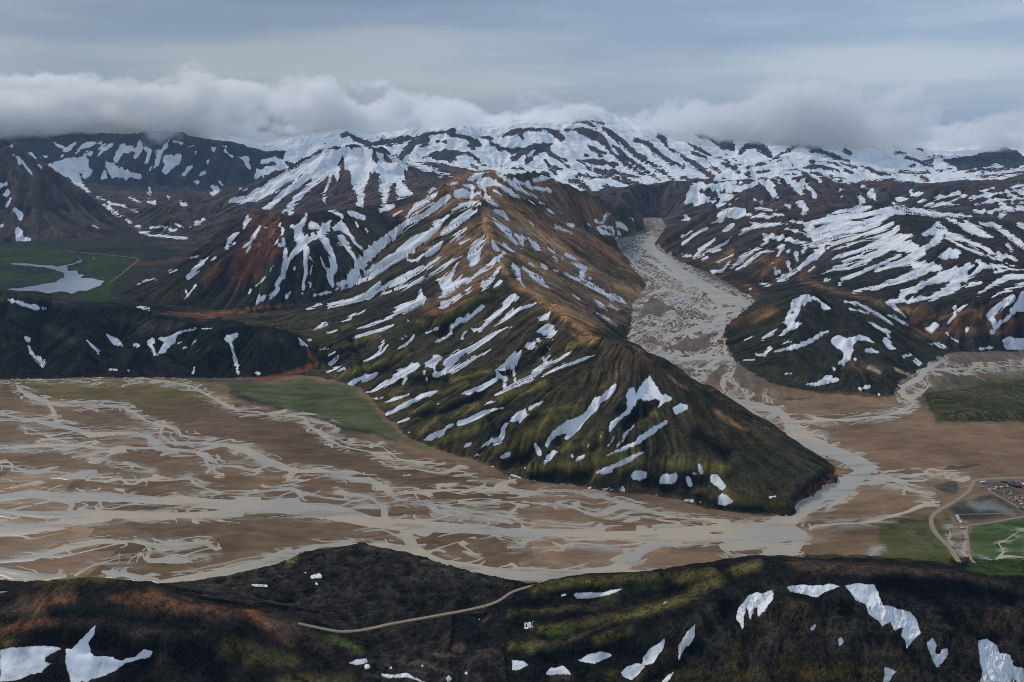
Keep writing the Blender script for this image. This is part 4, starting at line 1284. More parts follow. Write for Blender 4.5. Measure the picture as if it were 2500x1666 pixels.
# snow patches one can point to, by survey sheet and line
PATCH = {
('Q3',0):"snow patch with a ragged notch in the bottom left corner of the brown hill",
('Q3',1):"bird shaped snow patch with a tall pointed wing on the brown hill",
('Q4',30):"long flat snow strip in the dark hollow between two green mossy spurs",
('Q4',32):"snow patch with two hanging prongs on the rocky front of the mossy hill",
('Q4',33):"flat lens shaped snow strip just below the crest of the mossy hill",
('Q4',34):"largest snow patch sweeping down the mossy hill in a wide bent band",
('Q4',35):"narrow leaf shaped snow patch standing upright on the mossy hill",
('Q4',36):"hourglass snow patch in two lobes at the foot of the mossy hill",
('Q4',37):"flat leaf shaped snow patch lying below the long mossy spur",
('Q4',39):"low rounded snow patch at the lava edge under the mossy spur",
('Q4',40):"half moon snow patch on reddish earth at the bottom of the mossy hill",
('Q4',44):"hook shaped snow patch curling round a rock on the mossy hill",
('Q4',45):"stepped snow field filling the bottom right corner of the mossy hill",
('Q4',46):"ragged snow scrap at the bottom edge between the bent band and the hook",
('Q4',0):"peaked snow patch with a tent like top under the ridge summit",
('T4',5):"long slanting snow tongue left of the peaked patch on the ridge front",
('Q4',1):"small rounded snow patch on the dark slope right of the peaked patch",
('Q4',6):"round snow disc low on the ridge front above the gravel plain",
('Q4',7):"blunt broad snow patch right of the round disc on the ridge front",
('Q4',11):"slanted oval snow patch directly above the lowest one on the ridge tip",
('Q4',12):"lowest wedge shaped snow patch touching the foot of the ridge tip",
('T4',0):"forked snow patch with legs reaching down in the middle gully of the ridge",
('T4',20):"branching snow patch with a loop on the left part of the ridge front",
('T4',30):"heart shaped snow patch beside the ochre crest of the ridge",
('T1',128):"",
}
PATCH = {k: v for k, v in PATCH.items() if v}

ROAD_SURVEY = [
 ('road', 5.5, 'Q3', '1370,1298 1480,1322 1560,1335 1640,1332 1720,1318 1800,1300 2000,1264 2180,1230 2280,1200 2353,1155 2423,1132 2480,1120'),
 ('road', 9.0, 'Q4', '2353,628 2250,632 2140,640 2120,655 2100,690 2040,735 1970,775 1932,808 1930,840 1948,880 1990,925 2025,965 2045,1000 2055,1020'),
 ('road', 5.0, 'Q4', '2353,810 2290,820 2200,836 2110,848 2092,856 2094,900 2100,960 2110,1000 2130,1025'),
 ('path', 2.2, 'Q4', '2030,798 2120,797 2230,795 2330,793'),
 ('path', 2.6, 'Q4', '2190,690 2240,715 2300,748 2330,770'),
 ('path', 2.0, 'Q4', '1990,838 2060,841'),
 ('road', 4.0, 'Q3', '-60,1162 0,1160 60,1158 115,1150'),
 ('path', 3.0, 'T1', '740,1030 800,985 860,940 905,900 945,870 945,850 880,840 760,828 600,812 460,800'),
 ('path', 3.0, 'Q4', '1960,70 2000,90 2050,110 2110,150 2180,185')]
# ------------------------------------------------------------------ draw the survey sheets
CW, CH = 2353, 1568
def parse(txt):
    for line in txt.strip().split('\n'):
        p = line.split()
        if not p: continue
        if p[0] == 'P': yield 'P', np.array([[float(c) for c in q.split(',')] for q in p[1:]])
        else: yield 'S', np.array([[float(c) for c in q.split(',')] for q in p])
def to_sheet(kind, a, sh):
    ox, oy, k = SHEET[sh]; b = a.copy()
    b[:,0] = ox+k*a[:,0]; b[:,1] = oy+k*a[:,1]
    if kind == 'S': b[:,2] = a[:,2]*k*0.5
    return b
def window(b, m):
    r = b[:,2].max() if b.shape[1] == 3 else 0
    return (max(0, int(b[:,0].min()-r-m)), min(CW, int(b[:,0].max()+r+m)+2),
            max(0, int(b[:,1].min()-r-m)), min(CH, int(b[:,1].max()+r+m)+2))
def shape_sdf(kind, b, m):
    x0, x1, y0, y1 = window(b, m)
    if x1 <= x0 or y1 <= y0: return None
    X, Y = np.meshgrid(np.arange(x0, x1, dtype=np.float32), np.arange(y0, y1, dtype=np.float32))
    if kind == 'S':
        best = np.full(X.shape, -1e3, np.float32)
        if len(b) == 1: b = np.vstack([b, b+[[0.1,0,0]]])
        for p, q in zip(b[:-1], b[1:]):
            dx, dy = q[0]-p[0], q[1]-p[1]; l2 = dx*dx+dy*dy+1e-9
            t = np.clip(((X-p[0])*dx+(Y-p[1])*dy)/l2, 0, 1)
            best = np.maximum(best, p[2]+(q[2]-p[2])*t-np.hypot(X-p[0]-t*dx, Y-p[1]-t*dy))
        return best, (y0, y1, x0, x1)
    d = np.full(X.shape, 1e6, np.float32); n = len(b)
    for i in range(n):
        p, q = b[i], b[(i+1) % n]; dx, dy = q[0]-p[0], q[1]-p[1]; l2 = dx*dx+dy*dy+1e-9
        t = np.clip(((X-p[0])*dx+(Y-p[1])*dy)/l2, 0, 1)
        d = np.minimum(d, (X-p[0]-t*dx)**2+(Y-p[1]-t*dy)**2)
    return np.where(in_poly(list(map(tuple, b)), X, Y), 1, -1)*np.sqrt(d), (y0, y1, x0, x1)
FAR = -25.0
def draw(d, ids=None):
    cv = np.full((CH, CW), FAR, np.float32); idc = np.zeros((CH, CW), np.int16) if ids is not None else None
    n = 0
    for sh, txt in d.items():
        for k, (kind, a) in enumerate(parse(txt)):
            r = shape_sdf(kind, to_sheet(kind, a, sh), 24)
            if r is None: continue
            s, (y0, y1, x0, x1) = r; w = cv[y0:y1, x0:x1]
            if idc is not None: idc[y0:y1, x0:x1] = np.where(s > np.maximum(w, -12), ids.get((sh, k), 0), idc[y0:y1, x0:x1])
            np.maximum(w, s, out=w)
    return (cv, idc) if ids is not None else cv
PATCH_IDS = {k: i+1 for i, k in enumerate(PATCH)}
c_snow, c_id = draw(SNOW, PATCH_IDS); c_bare = draw(BARE); c_wat = draw(WATER)
c_rgb = np.zeros((CH, CW, 3), np.float32); c_a = np.zeros((CH, CW), np.float32)
for col, soft, sh, txt, al in SOIL:
    soft = soft*SHEET[sh][2]
    for kind, a in parse(txt):
        r = shape_sdf(kind, to_sheet(kind, a, sh), soft+2)
        if r is None: continue
        s, (y0, y1, x0, x1) = r
        w = al*smooth(-soft, soft, s)
        c_rgb[y0:y1,x0:x1] = c_rgb[y0:y1,x0:x1]*(1-w[...,None])+np.array(col, np.float32)*w[...,None]
        c_a[y0:y1,x0:x1] = c_a[y0:y1,x0:x1]*(1-w)+w
c_form = np.zeros((CH, CW), np.float32)          # mossy ribs stand proud, black gullies lie low
for col, soft, sh, txt, al in SOIL:
    if col not in (MOSS, BLACK): continue
    soft = soft*SHEET[sh][2]*1.1
    for kind, a in parse(txt):
        r = shape_sdf(kind, to_sheet(kind, a, sh), soft+2)
        if r is None: continue
        s, (y0, y1, x0, x1) = r; w = smooth(-soft, soft, s)
        c_form[y0:y1,x0:x1] = c_form[y0:y1,x0:x1]*(1-w)+(1.0 if col == MOSS else -1.0)*w
for _ in range(2):
    for ax in (0, 1):
        c = np.cumsum(np.pad(c_form, [(7,6) if a_ == ax else (0,0) for a_ in (0,1)], mode='edge'), ax)
        c_form = (np.take(c, range(12, c.shape[ax]), ax)-np.take(c, range(0, c.shape[ax]-12), ax))/12
c_form = c_form[:CH,:CW]; c_form = np.pad(c_form, ((0, CH-c_form.shape[0]), (0, CW-c_form.shape[1])), mode='edge')
print("sheets", round(time.time()-T0, 1))

# ------------------------------------------------------------------ terrain mesh: finer near, coarser far
NC, NR = 1760, 1700
YCUT = 6700.0                              # the air ends here; far range and clouds stand beyond
_core = np.linspace(-0.86, 0.86, NC-200); _side = 0.86+np.cumsum(np.geomspace(0.0013, 0.021, 100))
tt = np.concatenate([-_side[::-1], _core, _side])
rows = np.geomspace(430.0, 9700.0, NR)
kcut = int(np.searchsorted(rows, YCUT)); rows[kcut] = YCUT
VX = rows[:,None]*tt[None]; VY = np.repeat(rows[:,None], NC, 1)
VZ = sample(dem, VX, VY).astype(np.float32)
_wx = fbm(VX, VY, 38, 4, 21, 0.6)*13; _wy = fbm(VX, VY, 38, 4, 25, 0.6)*13
fl = smooth(0.35, 0.65, sample(blur(flat.astype(np.float32), 2), VX+_wx, VY+_wy))
hill = smooth(0.0, 6.0, VZ)*(1-fl)
VZ = VZ*(1-fl)
# which mountain each point belongs to: the nearest crest
near = np.full((NY//4+1, NX//4+1), 1e12); own = np.zeros(near.shape, np.int16)
QX, QY = np.meshgrid(gx[::4], gy[::4])
for i, nm in enumerate(names):
    for ln in RIDGE[nm]:
        p = sample_line(ln, 150.0)
        for x, y, z in p:
            d2 = (QX-x)**2+(QY-y)**2
            m = d2 < near; near[m] = d2[m]; own[m] = i
def sample_own(X, Y):
    ix = np.clip(np.round((X-GX0)/(4*CELL)).astype(int), 0, own.shape[1]-1); iy = np.clip(np.round((Y-GY0)/(4*CELL)).astype(int), 0, own.shape[0]-1)
    return own[iy, ix]
wob = fbm(VX, VY, 300, 3, 71)*60
OWN = sample_own(VX+wob, VY-wob)
NI = {n: i for i, n in enumerate(names)}
def is_m(*ns): return np.isin(OWN, [NI[n] for n in ns])
lava = smooth(0.5, 4, VZ)*(is_m('lava_field')*1.0)
# fall line and steepness from the smoothed elevation model
_sd = blur(dem, 6); _gyv, _gxv = np.gradient(_sd, CELL)
DX = sample(_gxv, VX, VY).astype(np.float32); DY = sample(_gyv, VX, VY).astype(np.float32)
SL = np.hypot(DX, DY)+1e-5; DXN, DYN = DX/SL, DY/SL
RIB = np.zeros(VX.shape, np.float32); RIBN = np.zeros(VX.shape, np.float32)
for wl, w0, w1_ in ((260, 2600, 5200), (120, 1500, 3200), (58, 900, 1800), (27, 0, 0), (14, 0, 0)):
    far_w = smooth(w0, w1_, VY) if w1_ else np.ones(VX.shape)
    far_w = 0.35+0.65*far_w
    far_w = far_w*(1-smooth(wl*55, wl*110, VY))          # too fine to see that far out
    r_ = ribs(VX+20*fbm(VX, VY, 150, 2, 131), VY, DXN, DYN, wl, wl)
    RIB += r_*far_w*wl*0.13*np.clip(SL*1.7, 0, 1.1); RIBN += r_*far_w
RIBN = np.clip(RIBN/1.6, -1, 1)
# rills: fine noise smeared along the fall line
RILL = np.zeros(VX.shape, np.float32)
_m = (hill > 0.05)&(VY < 7000)&(SL > 0.04)
_px0, _py0 = VX[_m], VY[_m]
_wb = fbm(_px0, _py0, 90, 2, 231)*0.5; _cw, _sw = np.cos(_wb), np.sin(_wb)
_d0, _d1 = DXN[_m], DYN[_m]; _dx = _d0*_cw-_d1*_sw; _dy = _d0*_sw+_d1*_cw
_f = np.clip(np.log2(_py0/650.0), 0, 3.4); _lo = np.floor(_f).astype(int); _fr = smooth(0, 1, _f-_lo)
acc = np.zeros(_px0.shape, np.float32)
for lev in range(5):
    wl = 3.6*2.0**lev
    wgt = np.where(_lo == lev, 1-_fr, 0)+np.where(_lo+1 == lev, _fr, 0)
    k = wgt > 0.01
    if not k.any(): continue
    a_ = np.zeros(int(k.sum()), np.float32); x_, y_, dx_, dy_ = _px0[k], _py0[k], _dx[k], _dy[k]
    for s_ in range(-7, 8):
        o_ = s_*wl*0.75; bend = 0.06*s_*s_/7
        q_ = perlin((x_+dx_*o_-dy_*bend*wl)/wl, (y_+dy_*o_+dx_*bend*wl)/wl, 241+lev)
        a_ += q_*(1-abs(s_)/8.5)
    acc[k] += wgt[k]*a_
acc /= acc.std()+1e-6
RILL[_m] = np.clip(acc*0.5, -1.2, 1.2)
RILL *= np.clip(0.75+1.3*fbm(VX, VY, 160, 3, 251), 0.15, 1.4)*np.clip((VY-520)/900, 0.12, 1.0)
del _px0, _py0, _wb, _cw, _sw, _d0, _d1, _dx, _dy, _f, _lo, _fr, acc
print("rills", round(time.time()-T0, 1))
VZ = VZ+hill*RILL*np.clip(VY/1500, 0.35, 3.0)*0.75*(1-lava)
pk = fbm(VX, VY, 950, 5, 33, 0.55, True)
VZ = VZ+smooth(5200, 7200, VY)*hill*(pk-0.1)*75
VZ = VZ+hill*RIB*(1-lava)*np.clip((VY-500)/900, 0.25, 1.0)
# surface roughness
n1 = fbm(VX, VY, 70, 5, 31)
VZ = VZ+hill*n1*np.clip(VY/2500, 0.6, 2.4)*2.6*(1-lava)
if True:
    lv = fbm(VX, VY, 26, 4, 41, 0.66, True)
    VZ = VZ+lava*lv*4.6
    crag = is_m('mossy_hill')*smooth(112, 88, VZ)*smooth(785, 745, VY)*smooth(120, 260, VX)     # broken rock on the near face
    cr1 = fbm(VX, VY*0.5+VZ*0.4, 30, 5, 43, 0.62, True); cr2 = fbm(VX, VY+VZ, 9, 4, 47, 0.65, True)
    VZ = VZ+crag*(cr1*8+cr2*2.4)
def project(X, Y, Zz):
    dz = Zz-H
    f = Y*CP-dz*SP; up = Y*SP+dz*CP
    return 1176.5+FPX*X/f, 784.0-FPX*up/f
def visible(Zz):
    el = (Zz-H)/VY; run = np.maximum.accumulate(el, 0)
    prev = np.vstack([np.full((1, NC), -9.0), run[:-1]])
    return el >= prev-0.0008
U, V = project(VX, VY, VZ); vis = visible(VZ)
inframe = (U >= -40)&(U < CW+40)&(V >= 0)&(V < CH+60)
def lookup(cv, u, v):
    u = np.clip(u, 0, CW-1.01); v = np.clip(v, 0, CH-1.01)
    i = u.astype(np.int32); j = v.astype(np.int32); fu = u-i; fv = v-j
    if cv.ndim == 3: fu = fu[...,None]; fv = fv[...,None]
    return (cv[j,i]*(1-fu)+cv[j,i+1]*fu)*(1-fv)+(cv[j+1,i]*(1-fu)+cv[j+1,i+1]*fu)*fv
PXM = FPX/VY                                  # sheet pixels per metre out there
seen = (vis & inframe)
# snow lies in hollows: let them be hollows
cm = np.clip((c_snow+2)/4, 0, 1)
for _ in range(3):
    for ax in (0, 1):
        c = np.cumsum(np.pad(cm, [(8,7) if a == ax else (0,0) for a in (0,1)], mode='edge'), ax)
        cm = (np.take(c, range(14, c.shape[ax]), ax)-np.take(c, range(0, c.shape[ax]-14), ax))/14
cm = cm[:CH,:CW]; cm = np.pad(cm, ((0, CH-cm.shape[0]), (0, CW-cm.shape[1])), mode='edge')
carve = lookup(cm, U, V)*seen
form = lookup(c_form, U, V)*seen
VZ = VZ-hill*(carve*np.clip(0.008*VY, 3, 24)-form*np.clip(0.013*VY, 2.5, 26))*(1-lava)
def ground(x, y):
    r = np.clip(np.log(np.asarray(y)/rows[0])/np.log(rows[-1]/rows[0])*(NR-1), 0, NR-1.001)
    c = np.clip(np.interp(np.asarray(x)/np.asarray(y), tt, np.arange(NC)), 0, NC-1.001)
    i = r.astype(int); j = c.astype(int); fr = r-i; fc = c-j
    return (VZ[i,j]*(1-fc)+VZ[i,j+1]*fc)*(1-fr)+(VZ[i+1,j]*(1-fc)+VZ[i+1,j+1]*fc)*fr
dem_s = blur(dem, 3)
def on_ground(u, v):
    z = 0.0
    for _ in range(8): q = at_z(u, v, z); z = float(sample(dem_s, q[0], q[1]))
    return q[0], q[1], z
def road_line(sh, txt):
    ox, oy, k = SHEET[sh]; P_ = []
    for s_ in txt.split():
        a_, b_ = s_.split(','); P_.append(on_ground(ox+k*float(a_), oy+k*float(b_)))
    P_ = np.array(P_); out = []
    for i in range(len(P_)-1):                                   # smooth curve through the points
        p0, p1, p2, p3 = P_[max(i-1,0)], P_[i], P_[i+1], P_[min(i+2,len(P_)-1)]
        for t in np.linspace(0, 1, max(3, int(np.linalg.norm(p2-p1)/2)), endpoint=False):
            out.append(0.5*((2*p1)+(-p0+p2)*t+(2*p0-5*p1+4*p2-p3)*t*t+(-p0+3*p1-3*p2+p3)*t**3))
    out.append(P_[-1]); return np.array(out)
ROADS = []
for nm_, wd, sh, txt in ROAD_SURVEY:
    ln = road_line(sh, txt); ROADS.append((nm_, wd, ln))
    z0 = ln[:,2].copy()
    for _ in range(3): z0[1:-1] = (z0[:-2]+z0[1:-1]+z0[2:])/3
    ln[:,2] = z0
    sub = (VX > ln[:,0].min()-40)&(VX < ln[:,0].max()+40)&(VY > ln[:,1].min()-40)&(VY < ln[:,1].max()+40)
    xs, ys = VX[sub], VY[sub]; bd = np.full(xs.shape, 1e9); bz = np.zeros(xs.shape)
    for q in ln:
        d2 = (xs-q[0])**2+(ys-q[1])**2; m_ = d2 < bd; bd[m_] = d2[m_]; bz[m_] = q[2]
    w_ = smooth(wd*0.5+10, wd*0.5+3, np.sqrt(bd)); VZ[sub] = VZ[sub]*(1-w_)+bz*w_
U, V = project(VX, VY, VZ)
seen = visible(VZ) & (U >= -40)&(U < CW+40)&(V >= 0)&(V < CH+60)
# ragged edges
amp = 5.0*(VY/1500)**0.75*PXM
w1 = fbm(VX, VY, 45, 5, 51, 0.62); w2 = fbm(VX, VY, 45, 5, 61, 0.62)
S = lookup(c_snow, U+w1*amp*0.9, V+w2*amp*0.7)
B = lookup(c_bare, U+w1*amp, V+w2*amp*0.7)
snowy = is_m('far_snow_range', 'far_snow_plateau', 'snow_dome')
S = np.where(seen, S, np.where(snowy, 8, (fbm(VX, VY, 260, 4, 81)-0.6+0.35*smooth(1800, 3500, VY))*60))
S = np.where(snowy, np.maximum(S, 9+w1*18), S)
S = np.where(seen, np.minimum(S, -B), S)
streak = fbm(VX+VZ*1.5, VY*0.35+VZ*1.5, 90, 4, 91, 0.6)
S = S+np.where(VY > 2600, (w2*2.5+streak*1.5-RIBN*3.2)*smooth(2600, 5200, VY), w2*1.5)-RIBN*1.2
n16 = fbm(VX, VY, 16, 4, 95, 0.66); S = S+n16*np.clip(2.2*PXM, 0.8, 4.5)+RILL*np.clip(3.6*smooth(900, 1800, VY), 1.5, 3.6)+0.3+0.5*smooth(1900, 2600, VY)
S = S-7*smooth(0.45, 0.9, SL)*smooth(5200, 6600, VY)*snowy-smooth(0.15, 0.6, pk)*4*smooth(6000, 7000, VY)*(w1+0.5)*snowy
S = S-np.where(seen, 0.9*(np.maximum(0, U-CW)+np.maximum(0, -U)+np.maximum(0, V-CH)), 0)
S = np.where((VZ > 2.5) | (fl < 0.3), S, -20)
ws1 = fbm(VX, VY, 60, 2, 55); ws2 = fbm(VX, VY, 60, 2, 57)
W = lookup(c_wat, U+ws1*amp*1.1, V+ws2*amp*0.45)-1.5-2.0*smooth(1700, 2300, VY)*(VX > 0)
lakeside = smooth(2100, 2250, VY)*smooth(-600, -800, VX)
camp = ((VX > 480)&(VY < 1112))*1.0
wet = (1-camp)*(1-lakeside)*smooth(-24, 6, lookup(c_wat, U+w1*amp, V+w2*amp*0.5))*seen
up_valley = smooth(1480, 1700, VY)*(VX > -200)
fa, fc = 0.24*VX+0.97*VY, 0.97*VX-0.24*VY                    # along and across the upper valley
mw = fbm(VX, VY, 170, 3, 141)*70
def thread(a, c, sc, seed): return np.abs(fbm(a*0.26+mw*0.4, c+mw, sc, 2, seed, 0.45))
t1 = thread(VX, VY, 60, 151); t2 = thread(VX, VY, 28, 155)
t1 = np.where(up_valley > 0.5, thread(fa, fc, 48, 161), t1); t2 = np.where(up_valley > 0.5, thread(fa, fc, 24, 165), t2)
isl = fbm(np.where(up_valley > 0.5, fa, VX)*0.3+mw, np.where(up_valley > 0.5, fc, VY), 55, 3, 171, 0.5)
W = W-np.clip(W-6, 0, 40)*smooth(0.02, 0.22, isl)*1.5*(1-lakeside)-smooth(0.3, 0.55, isl)*2.5*(1-lakeside)          # gravel islands split the channels
W = np.maximum(W, np.where(wet > 0.35, 3.2-(t1/(0.045+0.022*up_valley))*3.2, -20))
W = np.maximum(W, np.where(wet > 0.45, 2.4-(t2/(0.05+0.03*up_valley))*2.4, -20))
W = np.where(seen & (fl > 0.2), W, -20)
# soils
BASE = {'brown_hill':(.036,.028,.022),'mossy_hill':(.026,.025,.022),'dark_hills':(.026,.031,.029),'red_mountain':(.05,.046,.04),
 'rhyolite_ridge':(.078,.07,.044),'grey_mountain':(.088,.074,.072),'low_cones':(.078,.066,.062),'streaked_mountain':(.095,.074,.078),
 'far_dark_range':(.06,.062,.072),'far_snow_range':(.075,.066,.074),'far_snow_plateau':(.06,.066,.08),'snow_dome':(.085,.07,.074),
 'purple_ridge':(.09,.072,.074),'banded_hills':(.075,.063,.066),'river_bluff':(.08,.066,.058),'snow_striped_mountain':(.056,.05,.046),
 'green_bluff':(.055,.056,.038),'lava_field':(.034,.030,.026),'dark_lava':(.08,.078,.045)}
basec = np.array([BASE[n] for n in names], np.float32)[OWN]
sandn = (fbm(VX*0.35, VY, 60, 5, 101, 0.6)*0.5+0.5)[...,None]
basin = (smooth(2150, 2350, VY)*smooth(-500, -700, VX))[...,None]
sandc = (np.array(SAND, np.float32)*(1-basin)+np.array((.05,.048,.038), np.float32)*basin)*(0.70+0.6*sandn)
upv = (up_valley*smooth(1560, 1900, VY))[...,None]; sandc = sandc*(1-upv)+np.array((.15,.118,.10), np.float32)*upv*(0.75+0.5*sandn)
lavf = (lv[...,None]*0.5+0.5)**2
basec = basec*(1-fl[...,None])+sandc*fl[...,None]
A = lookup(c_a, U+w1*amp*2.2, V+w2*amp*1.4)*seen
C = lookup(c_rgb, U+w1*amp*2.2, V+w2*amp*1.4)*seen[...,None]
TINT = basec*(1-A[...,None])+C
mott = fbm(VX, VY, 140, 5, 111, 0.62)
mot2 = fbm(VX, VY, 18, 4, 115, 0.75)
TINT = TINT*np.clip(1+0.55*mott+0.28*mot2*(1-fl)+0.25*RIBN*hill*np.clip((VY-500)/900, 0.2, 1.0)+0.40*RILL*hill, 0.3, 2.2)[...,None]
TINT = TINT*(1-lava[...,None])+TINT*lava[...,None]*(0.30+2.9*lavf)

relief_tint = np.clip(smooth(0.15, 0.6, cr1)*smooth(-0.3, 0.5, cr2), 0, 1)*crag*0.55  # crag tops painted paler: outcrop rock, and relief shading put into the colour
TINT = TINT*(1-relief_tint[...,None])+np.array((.12,.10,.075), np.float32)*relief_tint[...,None]
near_h = is_m('brown_hill', 'mossy_hill')*(1-crag); st = smooth(0.35, 0.75, fbm(VX, VY, 7, 3, 221, 0.7, True))*near_h*0.15
TINT = TINT*(1-st[...,None])+np.array((.10,.085,.065), np.float32)*st[...,None]
lum = (TINT*np.array([.3,.55,.15], np.float32)).sum(-1, keepdims=True)
TINT = TINT*np.where(fl[...,None] > 0.5, 1.0, np.clip((lum/0.085)**0.38, 0.35, 1.5)*1.12)*(1+0.35*is_m('mossy_hill')+0.7*is_m('brown_hill')-0.1*is_m('lava_field'))[...,None]
warm = smooth(0.03, 0.10, lum)*(1-0.72*fl[...,None]); TINT = TINT*(1+warm*(np.array([.10,-.03,-.20], np.float32)))
TINT = np.clip(TINT, 0.004, 0.8)
DAMP = np.clip(smooth(-16, 3, lookup(c_wat, U+w1*amp, V+w2*amp*0.5)), 0, 1)*(fl > 0.1)*seen
print("terrain", round(time.time()-T0, 1))

# ------------------------------------------------------------------ materials
def new_mat(name):
    m = bpy.data.materials.new(name); m.use_nodes = True
    nt = m.node_tree; return m, nt, nt.nodes, nt.links, nt.nodes["Principled BSDF"]
def noise_node(N, L, scale, detail, vec=None, rough=0.6, sx=None):
    t = N.new("ShaderNodeTexNoise"); t.inputs["Scale"].default_value = scale; t.inputs["Detail"].default_value = detail
    t.inputs["Roughness"].default_value = rough
    if sx is not None:
        mp = N.new("ShaderNodeMapping"); mp.inputs["Scale"].default_value = sx
        L.new(vec, mp.inputs["Vector"]); vec = mp.outputs[0]
    if vec is not None: L.new(vec, t.inputs["Vector"])
    return t
def math_node(N, L, op, a, b=None, clamp=False):
    n = N.new("ShaderNodeMath"); n.operation = op; n.use_clamp = clamp
    for i, x in enumerate((a, b)):
        if x is None: continue
        if isinstance(x, (int, float)): n.inputs[i].default_value = x
        else: L.new(x, n.inputs[i])
    return n.outputs[0]
def mix_col(N, L, f, a, b, mode='MIX'):
    n = N.new("ShaderNodeMix"); n.data_type = 'RGBA'; n.blend_type = mode
    for sock, x in ((n.inputs["Factor"], f), (n.inputs[6], a), (n.inputs[7], b)):
        if isinstance(x, (int, float)): sock.default_value = x
        elif isinstance(x, tuple): sock.default_value = (*x, 1)
        else: L.new(x, sock)
    return n.outputs[2]
def ramp(N, L, fac, a, b):
    n = N.new("ShaderNodeMapRange"); n.interpolation_type = 'SMOOTHSTEP'
    n.inputs["From Min"].default_value = a; n.inputs["From Max"].default_value = b
    L.new(fac, n.inputs["Value"]); return n.outputs[0]

def mat_rock(name, bump=1.0, grain=0.5, lava=False):
    m, nt, N, L, P = new_mat(name)
    tc = N.new("ShaderNodeTexCoord").outputs["Object"]
    at = N.new("ShaderNodeAttribute"); at.attribute_name = "tint"
    fine = noise_node(N, L, 0.16, 6, tc, 0.68); mid = noise_node(N, L, 0.028, 5, tc, 0.62)
    # scree runs down the slopes: long in height, short across
    scree = noise_node(N, L, 0.05, 4, tc, 0.65, (1.0, 1.0, 0.18)); micro = noise_node(N, L, 0.85, 5, tc, 0.7)
    def lift(x, a, b, k): return math_node(N, L, 'MULTIPLY', math_node(N, L, 'SUBTRACT', ramp(N, L, x, a, b), 0.5), k)
    f = math_node(N, L, 'ADD', lift(fine.outputs[0], 0.34, 0.66, 0.40*grain), lift(mid.outputs[0], 0.36, 0.64, 0.30*grain))
    f = math_node(N, L, 'ADD', f, lift(scree.outputs[0], 0.36, 0.64, 0.25*grain))
    f = math_node(N, L, 'ADD', f, lift(micro.outputs[0], 0.36, 0.64, 0.50*grain))
    v = N.new("ShaderNodeMath"); v.operation = 'MAXIMUM'; v.inputs[1].default_value = 0.15
    L.new(math_node(N, L, 'ADD', f, 1.0), v.inputs[0])
    g = N.new("ShaderNodeCombineColor"); [L.new(v.outputs[0], g.inputs[i]) for i in range(3)]
    col = mix_col(N, L, 1.0, at.outputs["Color"], g.outputs[0], 'MULTIPLY')
    L.new(col, P.inputs["Base Color"])
    P.inputs["Roughness"].default_value = 1.0; P.inputs["Specular IOR Level"].default_value = 0.03
    b = N.new("ShaderNodeBump"); b.inputs["Strength"].default_value = 0.9*bump; b.inputs["Distance"].default_value = 6.0
    h = math_node(N, L, 'ADD', math_node(N, L, 'ADD', fine.outputs[0], math_node(N, L, 'MULTIPLY', micro.outputs[0], 0.25)), math_node(N, L, 'MULTIPLY', scree.outputs[0], 2.0))
    L.new(h, b.inputs["Height"]); L.new(b.outputs[0], P.inputs["Normal"])
    return m
